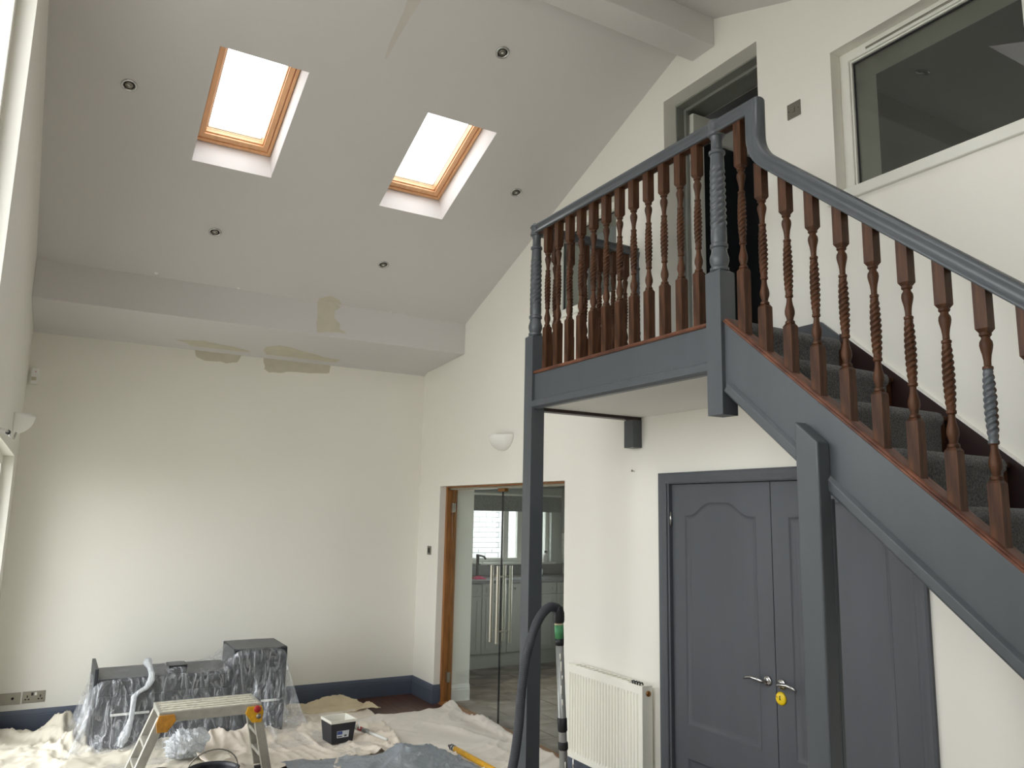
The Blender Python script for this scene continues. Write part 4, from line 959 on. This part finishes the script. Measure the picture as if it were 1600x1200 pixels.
obj('lid', B(0.898, 1.032, CY0+0.028, CY0+0.202, 0.575, 0.583), 'black_plastic', bxk, bevel=0.002)

def drape():
    """position based cloth dropped over the furniture"""
    h = 0.030; nx, ny = 76, 62
    X, Y = np.meshgrid(np.arange(nx)*h, np.arange(ny)*h, indexing='ij')
    rs = np.random.RandomState(5)
    P = np.stack([X+0.04, Y+5.93, np.full_like(X, 0.86)], -1); P[..., 2] += 0.015*(fbm(X*3, Y*3, 60, 3)-0.5)
    P[..., 0] += 0.01*(rs.rand(nx, ny)-0.5); P[..., 1] += 0.01*(rs.rand(nx, ny)-0.5)
    V = np.zeros_like(P)
    boxes = [(0.395, 1.37, CY0-0.012, CY1, 0.525), (0.395, 0.42, CY0-0.012, CY1, 0.60), (1.37, 1.79, CY0-0.012, CY1, 0.675), (0.898, 1.032, CY0+0.028, CY0+0.202, 0.583)]
    mg = 0.010; dt = 0.016
    def con(P, A, Bs, L, k):
        d = P[Bs]-P[A]; l = np.linalg.norm(d, axis=-1, keepdims=True)+1e-9
        c = 0.5*k*(l-L)/l*d; P[A] += c; P[Bs] -= c
    S = slice
    cons = []
    for s in (0, 1):
        a = S(s, nx-1, 2); b = S(s+1, nx, 2); na = len(range(*a.indices(nx))); nb = len(range(*b.indices(nx))); m_ = min(na, nb)
        cons.append(((S(s, s+2*m_, 2), S(None)), (S(s+1, s+1+2*m_, 2), S(None)), h, 0.95))
        m2 = len(range(s, ny-1, 2)); cons.append(((S(None), S(s, s+2*m2, 2)), (S(None), S(s+1, s+1+2*m2, 2)), h, 0.95))
    for s in (0, 1):
        m_ = len(range(s, nx-1, 2))
        cons.append(((S(s, s+2*m_, 2), S(0, ny-1)), (S(s+1, s+1+2*m_, 2), S(1, ny)), h*1.4142, 0.6))
        cons.append(((S(s, s+2*m_, 2), S(1, ny)), (S(s+1, s+1+2*m_, 2), S(0, ny-1)), h*1.4142, 0.6))
    bend = [((S(0, nx-2), S(None)), (S(2, nx), S(None)), 2*h, 0.04), ((S(None), S(0, ny-2)), (S(None), S(2, ny)), 2*h, 0.04)]
    for it in range(170):
        V[..., 2] -= 9.8*dt; V *= 0.985
        Q = P+V*dt
        for sub in range(9):
            for A, Bs, L, k in cons: con(Q, A, Bs, L, k)
            if sub % 3 == 0:
                for A, Bs, L, k in bend:
                    d = Q[Bs]-Q[A]; l = np.linalg.norm(d, axis=-1, keepdims=True)+1e-9
                    c = np.where(l < L*0.93, 0.5*k*(l-L)/l, 0)*d
                    Q[A] += c*0.5; Q[Bs] -= c*0.5
            Q[..., 2] = np.maximum(Q[..., 2], 0.03); Q[..., 1] = np.minimum(Q[..., 1], YA-0.03)
            for x0, x1, y0, y1, zt in boxes:
                dx0 = Q[..., 0]-(x0-mg); dx1 = (x1+mg)-Q[..., 0]; dy0 = Q[..., 1]-(y0-mg); dy1 = (y1+mg)-Q[..., 1]; dz = (zt+mg)-Q[..., 2]
                st_ = np.stack([dx0, dx1, dy0, dy1, dz], -1); ins = (st_ > 0).all(-1)
                if not ins.any(): continue
                w = st_[ins].argmin(-1); sub_ = Q[ins]; dd = st_[ins][np.arange(len(w)), w]
                sub_[:, 0] += np.where(w == 0, -dd, 0)+np.where(w == 1, dd, 0)
                sub_[:, 1] += np.where(w == 2, -dd, 0)+np.where(w == 3, dd, 0)
                sub_[:, 2] += np.where(w == 4, dd, 0)
                pr = P[ins]; fr = 0.5                        # friction
                tang = (w == 4)
                sub_[:, 0] = np.where(tang, pr[:, 0]*fr+sub_[:, 0]*(1-fr), sub_[:, 0]); sub_[:, 1] = np.where(tang, pr[:, 1]*fr+sub_[:, 1]*(1-fr), sub_[:, 1])
                Q[ins] = sub_
        V = (Q-P)/dt; sp = np.linalg.norm(V, axis=-1, keepdims=True); V *= np.minimum(1, 2.5/(sp+1e-9)); P = Q
        onfl = P[..., 2] < 0.032; V[onfl] *= 0.3
    return P, nx, ny
P_, nx, ny = drape()
vs = [tuple(p) for p in P_.reshape(-1, 3)]; fs = [(i*ny+j, (i+1)*ny+j, (i+1)*ny+j+1, i*ny+j+1) for i in range(nx-1) for j in range(ny-1)]
me = bpy.data.meshes.new('plastic_sheet'); me.from_pydata(vs, [], fs)
o = link('plastic_sheet', me, 'polythene', None, (0, 0, 0), smooth=True); sm = o.modifiers.new('s', 'SUBSURF'); sm.levels = 1; sm.render_levels = 1
tag(o, 'clear plastic sheet draped over the two dark cabinets', 'plastic sheet')

# twisted white plastic strip hanging down the front of the sheet
def twist_strip():
    pts = [(0.76, 6.86, 0.60), (0.765, 6.74, 0.585), (0.775, 6.668, 0.545), (0.772, 6.655, 0.50), (0.745, 6.650, 0.455), (0.690, 6.645, 0.425), (0.665, 6.64, 0.395), (0.663, 6.635, 0.33), (0.658, 6.625, 0.25), (0.640, 6.61, 0.18), (0.615, 6.60, 0.12), (0.590, 6.585, 0.06)]
    rs = [0.030, 0.018, 0.022, 0.025, 0.016, 0.014, 0.022, 0.020, 0.020, 0.030, 0.034, 0.020]
    mb = MB(); fine = []; fr = []
    for i in range(len(pts)-1):
        for k in range(5):
            s = k/5; fine.append(tuple(np.array(pts[i])*(1-s)+np.array(pts[i+1])*s)); fr.append((rs[i]*(1-s)+rs[i+1]*s)*(0.85+0.3*float(vnoise(i+s*2, 4.4, 3))))
    mb.tube(fine, fr, 14); return mb
o = obj('plastic_strip', twist_strip(), 'polythene_milky', smooth=True, label='twisted white plastic strip hanging down the front of the clear sheet', cat='plastic strip')

# crumpled ball of plastic
def crumple(c, r, seed, name, m, label, sq=(1, 1, 1), spikes=0.5):
    n1, n2 = 56, 36; vs = []; fs = []
    for i in range(n2+1):
        ph = PI*i/n2
        for j in range(n1):
            th = 2*PI*j/n1; d = Vector((math.sin(ph)*math.cos(th), math.sin(ph)*math.sin(th), math.cos(ph)))
            q = float(vnoise(d.x*2.2+d.z*1.7+4, d.y*2.2-d.z*1.3+4, seed)); q2 = float(vnoise(d.x*5+d.z*3+9, d.y*5-d.z*4+9, seed+1))
            rr = r*(0.75+spikes*(1-abs(2*q-1))**2+0.35*(1-abs(2*q2-1))**2)
            vs.append((c[0]+d.x*rr*sq[0], c[1]+d.y*rr*sq[1], max(c[2]+d.z*rr*sq[2], 0.045)))
    for i in range(n2):
        for j in range(n1): fs.append((i*n1+j, i*n1+(j+1) % n1, (i+1)*n1+(j+1) % n1, (i+1)*n1+j))
    return obj(name, MB().add(vs, fs), m, smooth=True, label=label, cat='plastic', origin=(c[0], c[1], 0.045))
crumple((1.00, 6.28, 0.11), 0.098, 4, 'crumpled_plastic', 'polythene_milky', 'scrunched ball of white plastic film under the work platform', (1.15, 0.9, 0.95), 0.45)
# bluish plastic sheet heaped at the bottom
canvas_sheet('plastic_sheet', [(1.75, 4.55), (2.72, 4.55), (2.62, 5.55), (1.55, 5.75)], (70, 70), 'polythene_bluegrey', 'blue-grey plastic sheet heaped on the floor at the bottom centre', 53, amp=0.06, freq=2.2, ang=0.7, zb=0.05, wob=0.05, cat='plastic sheet', thick=0.001,
             mounds=[(2.30, 5.36, 0.26, 0.20, 0.105, 0.5), (2.0, 5.2, 0.4, 0.3, 0.05, 0.0)])

# ================================================================== WORK PLATFORM (hop-up)
hp = thing('work_platform', (1.02, 5.76, 0), 'paint-spattered aluminium folding work platform in front of the covered cabinets', 'work platform')
PX0, PX1, PY0, PY1, PZ = 0.715, 1.345, 5.60, 5.92, 0.50
obj('deck', B(PX0+0.02, PX1-0.02, PY0+0.012, PY1-0.012, PZ-0.018, PZ-0.004), 'paint_spattered_alu', hp, bevel=0.003)
for k in range(5):
    yv = PY0+0.03+k*0.062; obj('tread_rib', B(PX0+0.02, PX1-0.02, yv, yv+0.024, PZ-0.005, PZ+0.002), 'paint_spattered_alu', hp, bevel=0.002)
for yv in (PY0, PY1-0.014): obj('side_rail', B(PX0, PX1, yv, yv+0.014, PZ-0.058, PZ+0.003), 'aluminium', hp, bevel=0.003)
for xv in (PX0, PX1-0.02): obj('end_rail', B(xv, xv+0.02, PY0+0.014, PY1-0.014, PZ-0.03, PZ+0.003), 'aluminium', hp, bevel=0.003)
def leg(xt, xb, yt, yb):
    dx = xb-xt; w = 0.030
    return MB().hexa([(xb-w, yb-0.018, 0.025), (xb+w, yb-0.018, 0.025), (xb+w, yb+0.018, 0.025), (xb-w, yb+0.018, 0.025)], [(xt-w, yt-0.018, PZ-0.03), (xt+w, yt-0.018, PZ-0.03), (xt+w, yt+0.018, PZ-0.03), (xt-w, yt+0.018, PZ-0.03)])
for sx, xt in ((-1, PX0+0.025), (1, PX1-0.025)):
    xb = xt+sx*(0.17 if sx < 0 else 0.10)
    for yt in (PY0+0.035, PY1-0.035):
        l = obj('leg', leg(xt, xb, yt, yt+(0.02 if yt > 5.8 else -0.02)), 'aluminium', hp, bevel=0.004)
        f = obj('foot', B(xb-0.036, xb+0.036, yt-0.045, yt+0.045, 0.018, 0.035), 'black_plastic', l, bevel=0.004)
    for z in (0.17, 0.30):
        q = (PZ-z)/PZ; xm = xt+(xb-xt)*q
        obj('rung', B(xm-0.028, xm+0.028, PY0+0.05, PY1-0.05, z-0.012, z+0.012), 'aluminium', hp, bevel=0.003)
def bracket(cx, m, sgn):
    pts = [(cx-0.045, PZ-0.012), (cx+0.045, PZ-0.012), (cx+0.058, PZ-0.05), (cx+0.03+sgn*0.02, PZ-0.115), (cx-0.03+sgn*0.02, PZ-0.115), (cx-0.058, PZ-0.055)]
    return obj('hinge_bracket', MB().prism(pts, 'y', PY0-0.012, PY0-0.001), m, hp, bevel=0.003)
bracket(PX0+0.045, 'worn_mustard', -1); b_ = bracket(PX1-0.045, 'yellow_plastic', 1)
obj('release_catch', MB().lathe([(0.022, 0.0), (0.022, -0.012), (0.014, -0.016), (0, -0.016)], (PX1-0.030, PY0-0.012, PZ-0.028), 18, 'y'), 'red_plastic', hp, smooth=True, label='red release catch')
obj('rivet', MB().lathe([(0.016, 0.0), (0.016, -0.008), (0, -0.010)], (PX1-0.018, PY0-0.012, PZ-0.075), 14, 'y'), 'steel_plate', hp, smooth=True)
for xv in (PX0+0.03, PX0+0.075): obj('rivet', MB().lathe([(0.009, 0.0), (0.009, -0.006), (0, -0.007)], (xv, PY0-0.001, PZ-0.03), 12, 'y'), 'aluminium', hp, smooth=True)

# ================================================================== TUBS AND TOOLS
pt = thing('paint_tub', (2.09, 6.225, 0.03), 'square black paint tub with white paint inside and a printed label', 'paint tub')
def frust(cx, cy, z0, z1, w0, w1, rz): 
    c, s = math.cos(rz), math.sin(rz); f = lambda w, z: [(cx+c*a*w/2-s*b*w/2, cy+s*a*w/2+c*b*w/2, z) for a, b in ((-1,-1),(1,-1),(1,1),(-1,1))]
    return f(w0, z0), f(w1, z1)
rz = 0.10; TZ = 0.030; TH = 0.165
bo, to = frust(2.09, 6.225, TZ, TZ+TH, 0.172, 0.205, rz); bi_, ti = frust(2.09, 6.225, TZ+0.012, TZ+TH, 0.164, 0.197, rz)
mb = MB(); mb.add(bo+to+bi_+ti, [(3,2,1,0),(0,1,5,4),(1,2,6,5),(2,3,7,6),(3,0,4,7),(4,5,13,12),(5,6,14,13),(6,7,15,14),(7,4,12,15),(8,9,10,11),(8,12,13,9),(9,13,14,10),(10,14,15,11),(11,15,12,8)])
tub = obj('body', mb, 'tub_black', pt, bevel=0.003)
r0, r1 = frust(2.09, 6.225, TZ+TH-0.016, TZ+TH+0.004, 0.206, 0.212, rz); q0, q1 = frust(2.09, 6.225, TZ+TH-0.05, TZ+TH+0.004, 0.186, 0.196, rz)
mb = MB(); mb.add(r0+r1+q0+q1, [(0,1,5,4),(1,2,6,5),(2,3,7,6),(3,0,4,7),(4,5,13,12),(5,6,14,13),(6,7,15,14),(7,4,12,15),(8,12,13,9),(9,13,14,10),(10,14,15,11),(11,15,12,8)])
obj('painted_rim', mb, 'wet_paint', pt, bevel=0.002)
w0, w1_ = frust(2.09, 6.225, TZ+0.05, TZ+0.06, 0.170, 0.172, rz); obj('paint', MB().hexa(w0, w1_), 'wet_paint', pt)
def on_front(a, z, d=0.001):   # a in -1..1 across the front face, z above the tub bottom
    q = z/TH; w = (0.172+(0.205-0.172)*q)/2; c, s = math.cos(rz), math.sin(rz); lx, ly = a*w, -w-d
    return (2.09+c*lx-s*ly, 6.225+s*lx+c*ly, TZ+z)
def decal(a0, a1, z0, z1, d): return MB().add([on_front(a0,z0,d), on_front(a1,z0,d), on_front(a1,z1,d), on_front(a0,z1,d), on_front(a0,z0,d-0.0008), on_front(a1,z0,d-0.0008), on_front(a1,z1,d-0.0008), on_front(a0,z1,d-0.0008)], [(0,1,2,3),(7,6,5,4),(0,4,5,1),(1,5,6,2),(2,6,7,3),(3,7,4,0)])
lb = obj('label', decal(-0.52, 0.52, 0.042, 0.092, 0.0012), 'tub_label', pt)
obj('label_band', decal(-0.50, -0.05, 0.066, 0.090, 0.0018), 'label_blue', lb); obj('label_mark', decal(0.12, 0.34, 0.048, 0.062, 0.0018), 'label_dark', lb)
obj('label_lines', decal(-0.46, -0.06, 0.048, 0.056, 0.0018), 'label_dark', lb)
obj('wire_handle', MB().tube([(2.195, 6.16, TZ+TH-0.005), (2.22, 6.14, TZ+TH-0.02), (2.227, 6.13, TZ+TH-0.05), (2.231, 6.135, TZ+TH-0.075)], 0.006, 8), 'white_plastic', pt, smooth=True)
# little roller lying behind the tub
br = thing('mini_roller', (2.33, 6.2, 0.05), 'small paint roller with white handle and red collar beside the paint tub', 'roller')
A_ = Vector((2.25, 6.42, 0.085)); D_ = Vector((0.115, -0.42, -0.012)); at = lambda s: tuple(A_+D_*s)
obj('sleeve', MB().tube([at(0), at(0.06), at(0.3)], [0.016, 0.02, 0.02], 14), 'wet_paint', br, smooth=True)
obj('ferrule', MB().tube([at(0.3), at(0.42)], 0.017, 12), 'tape_red', br, smooth=True)
obj('grip', MB().tube([at(0.42), at(0.55), at(0.62)], [0.017, 0.020, 0.014], 12), 'tube_grey', br, smooth=True)
obj('shaft', MB().tube([at(0.62), at(1.15)], 0.011, 12), 'white_plastic', br, smooth=True)
# yellow roller pole at the bottom
rp = thing('roller_pole', (2.72, 5.3, 0.05), 'yellow telescopic roller pole with metal tip lying on the dust sheet', 'pole')
A2 = Vector((2.715, 5.545, 0.085)); D2 = Vector((0.02, -0.9, 0.01)); at2 = lambda s: tuple(A2+D2*s)
obj('thread_tip', MB().tube([at2(0), at2(0.03)], 0.010, 12), 'dark_cabinet', rp, smooth=True)
obj('metal_collar', MB().tube([at2(0.025), at2(0.04), at2(0.10), at2(0.12)], [0.014, 0.019, 0.020, 0.017], 16), 'roller_metal', rp, smooth=True)
for s in (0.045, 0.065, 0.085): obj('collar_ring', MB().tube([at2(s), at2(s+0.008)], 0.0215, 16), 'dark_cabinet' if s != 0.065 else 'roller_metal', rp, smooth=True)
obj('tube', MB().tube([at2(0.11), at2(1.0)], 0.0195, 16), 'yellow_plastic', rp, smooth=True)
# round buckets just inside the bottom edge
def bucket(cx, cy, r, h, label, ang):
    t = thing('bucket', (cx, cy, 0.03), label, 'bucket', 'black buckets under the platform')
    obj('body', MB().lathe([(r*0.80, 0.0), (r*0.97, h-0.03), (r, h-0.028), (r*1.03, h-0.010), (r*1.02, h), (r*0.97, h), (r*0.93, h-0.02), (r*0.76, 0.012), (0, 0.012)], (cx, cy, 0.03), 40), 'tub_black', t, smooth=True)
    c, s = math.cos(ang), math.sin(ang); pts = []
    for k in range(17):
        a = PI*k/16; pts.append((cx+c*r*1.02*math.cos(a), cy+s*r*1.02*math.cos(a), 0.03+h-0.012+r*0.80*math.sin(a)))
    obj('bail', MB().tube(pts, 0.0035, 8), 'steel_plate', t, smooth=True)
    for sg in (-1, 1): obj('bail_lug', MB().lathe([(0.012, -0.008), (0.012, 0.008), (0, 0.008)], (cx+sg*c*r*1.02, cy+sg*s*r*1.02, 0.03+h-0.012), 12, 'y'), 'tub_black', t, smooth=True)
    return t
bucket(0.955, 5.04, 0.145, 0.265, 'dark round bucket at the bottom edge below the white plastic ball', 0.15)
bucket(0.66, 5.00, 0.095, 0.255, 'smaller dark bucket with raised wire handle at the bottom edge', 0.0)

# ================================================================== EXTRACTION WAND AND HOSE
vw = thing('vacuum_wand', (2.43, 3.62, 0), 'grey vacuum tube standing upright with a ribbed black hose over its top', 'vacuum tube')
WY = 3.62; top = Vector((2.395, WY, 1.285)); bot = Vector((2.46, WY, 0.10)); W = lambda z: tuple(bot+(top-bot)*((z-bot.z)/(top.z-bot.z)))
o = obj('tube', MB().tube([W(0.10), W(1.13)], 0.0215, 20), 'tube_grey', vw, smooth=True)
for z0_, z1_, rr, m in ((0.665, 0.735, 0.0255, 'black_plastic'), (0.575, 0.615, 0.0265, 'black_plastic')):
    obj('collar', MB().tube([W(z0_), W(z0_+0.006), W(z1_-0.006), W(z1_)], [rr-0.003, rr, rr, rr-0.003], 20), m, vw, smooth=True)
obj('sleeve', MB().tube([W(1.10), W(1.135)], [0.0225, 0.0245], 20), 'black_plastic', vw, smooth=True)
obj('green_band', MB().tube([W(1.135), W(1.205)], 0.0245, 20), 'green_tape', vw, smooth=True, label='green tape band')
obj('cream_band', MB().tube([W(1.205), W(1.225)], 0.0242, 20), 'cream_tape', vw, smooth=True)
obj('elbow', MB().tube([W(1.215), W(1.225), W(1.265), (2.392, WY, 1.282), (2.375, WY, 1.292)], [0.027, 0.030, 0.031, 0.030, 0.027], 20), 'black_plastic', vw, smooth=True)
obj('floor_head', MB().prism([(2.34, 0.0), (2.58, 0.0), (2.57, 0.05), (2.49, 0.105), (2.43, 0.105), (2.35, 0.05)], 'y', WY-0.07, WY+0.05), 'black_plastic', vw, bevel=0.01)
for k, (z, s) in enumerate(((1.06, .03), (1.02, .05), (0.95, .02), (0.90, .045), (0.83, .03), (0.52, .03))):
    p = Vector(W(z)); obj('paint_drip', MB().tube([p+Vector((-0.012+0.004*(k % 3), -0.0205, 0)), p+Vector((-0.010+0.004*(k % 3), -0.0208, -s))], 0.0035, 8), 'wet_paint', vw, smooth=True)
hp_ = [(2.385, 3.62, 1.292), (2.33, 3.605, 1.300), (2.275, 3.585, 1.275), (2.225, 3.565, 1.225), (2.175, 3.545, 1.14), (2.135, 3.53, 1.03), (2.11, 3.515, 0.90), (2.09, 3.50, 0.76), (2.06, 3.485, 0.62), (2.02, 3.47, 0.50), (1.97, 3.45, 0.36), (1.90, 3.42, 0.20), (1.82, 3.38, 0.08), (1.70, 3.30, 0.035), (1.50, 3.15, 0.032)]
def catmull(pts, n):
    out = []; P = [np.array(p) for p in pts]; P = [2*P[0]-P[1]]+P+[2*P[-1]-P[-2]]
    for i in range(1, len(P)-2):
        for k in range(n):
            t = k/n; out.append(tuple(0.5*((2*P[i])+(-P[i-1]+P[i+1])*t+(2*P[i-1]-5*P[i]+4*P[i+1]-P[i+2])*t*t+(-P[i-1]+3*P[i]-3*P[i+1]+P[i+2])*t**3)))
    out.append(tuple(P[-2])); return out
cl = catmull(hp_, 40)
# resample evenly and ribs
d = [0]; 
for i in range(1, len(cl)): d.append(d[-1]+float(np.linalg.norm(np.array(cl[i])-np.array(cl[i-1]))))
step = 0.0032; S_ = np.arange(0, d[-1], step); A3 = np.array(cl); px = [np.interp(S_, d, A3[:, k]) for k in range(3)]
rad = [0.0235+(0.0013 if (i % 3) == 0 else (-0.0006 if (i % 3) == 1 else 0.0)) for i in range(len(S_))]
o = obj('hose', MB().tube(list(zip(*px)), rad, 14), 'hose_rubber', vw, smooth=True)
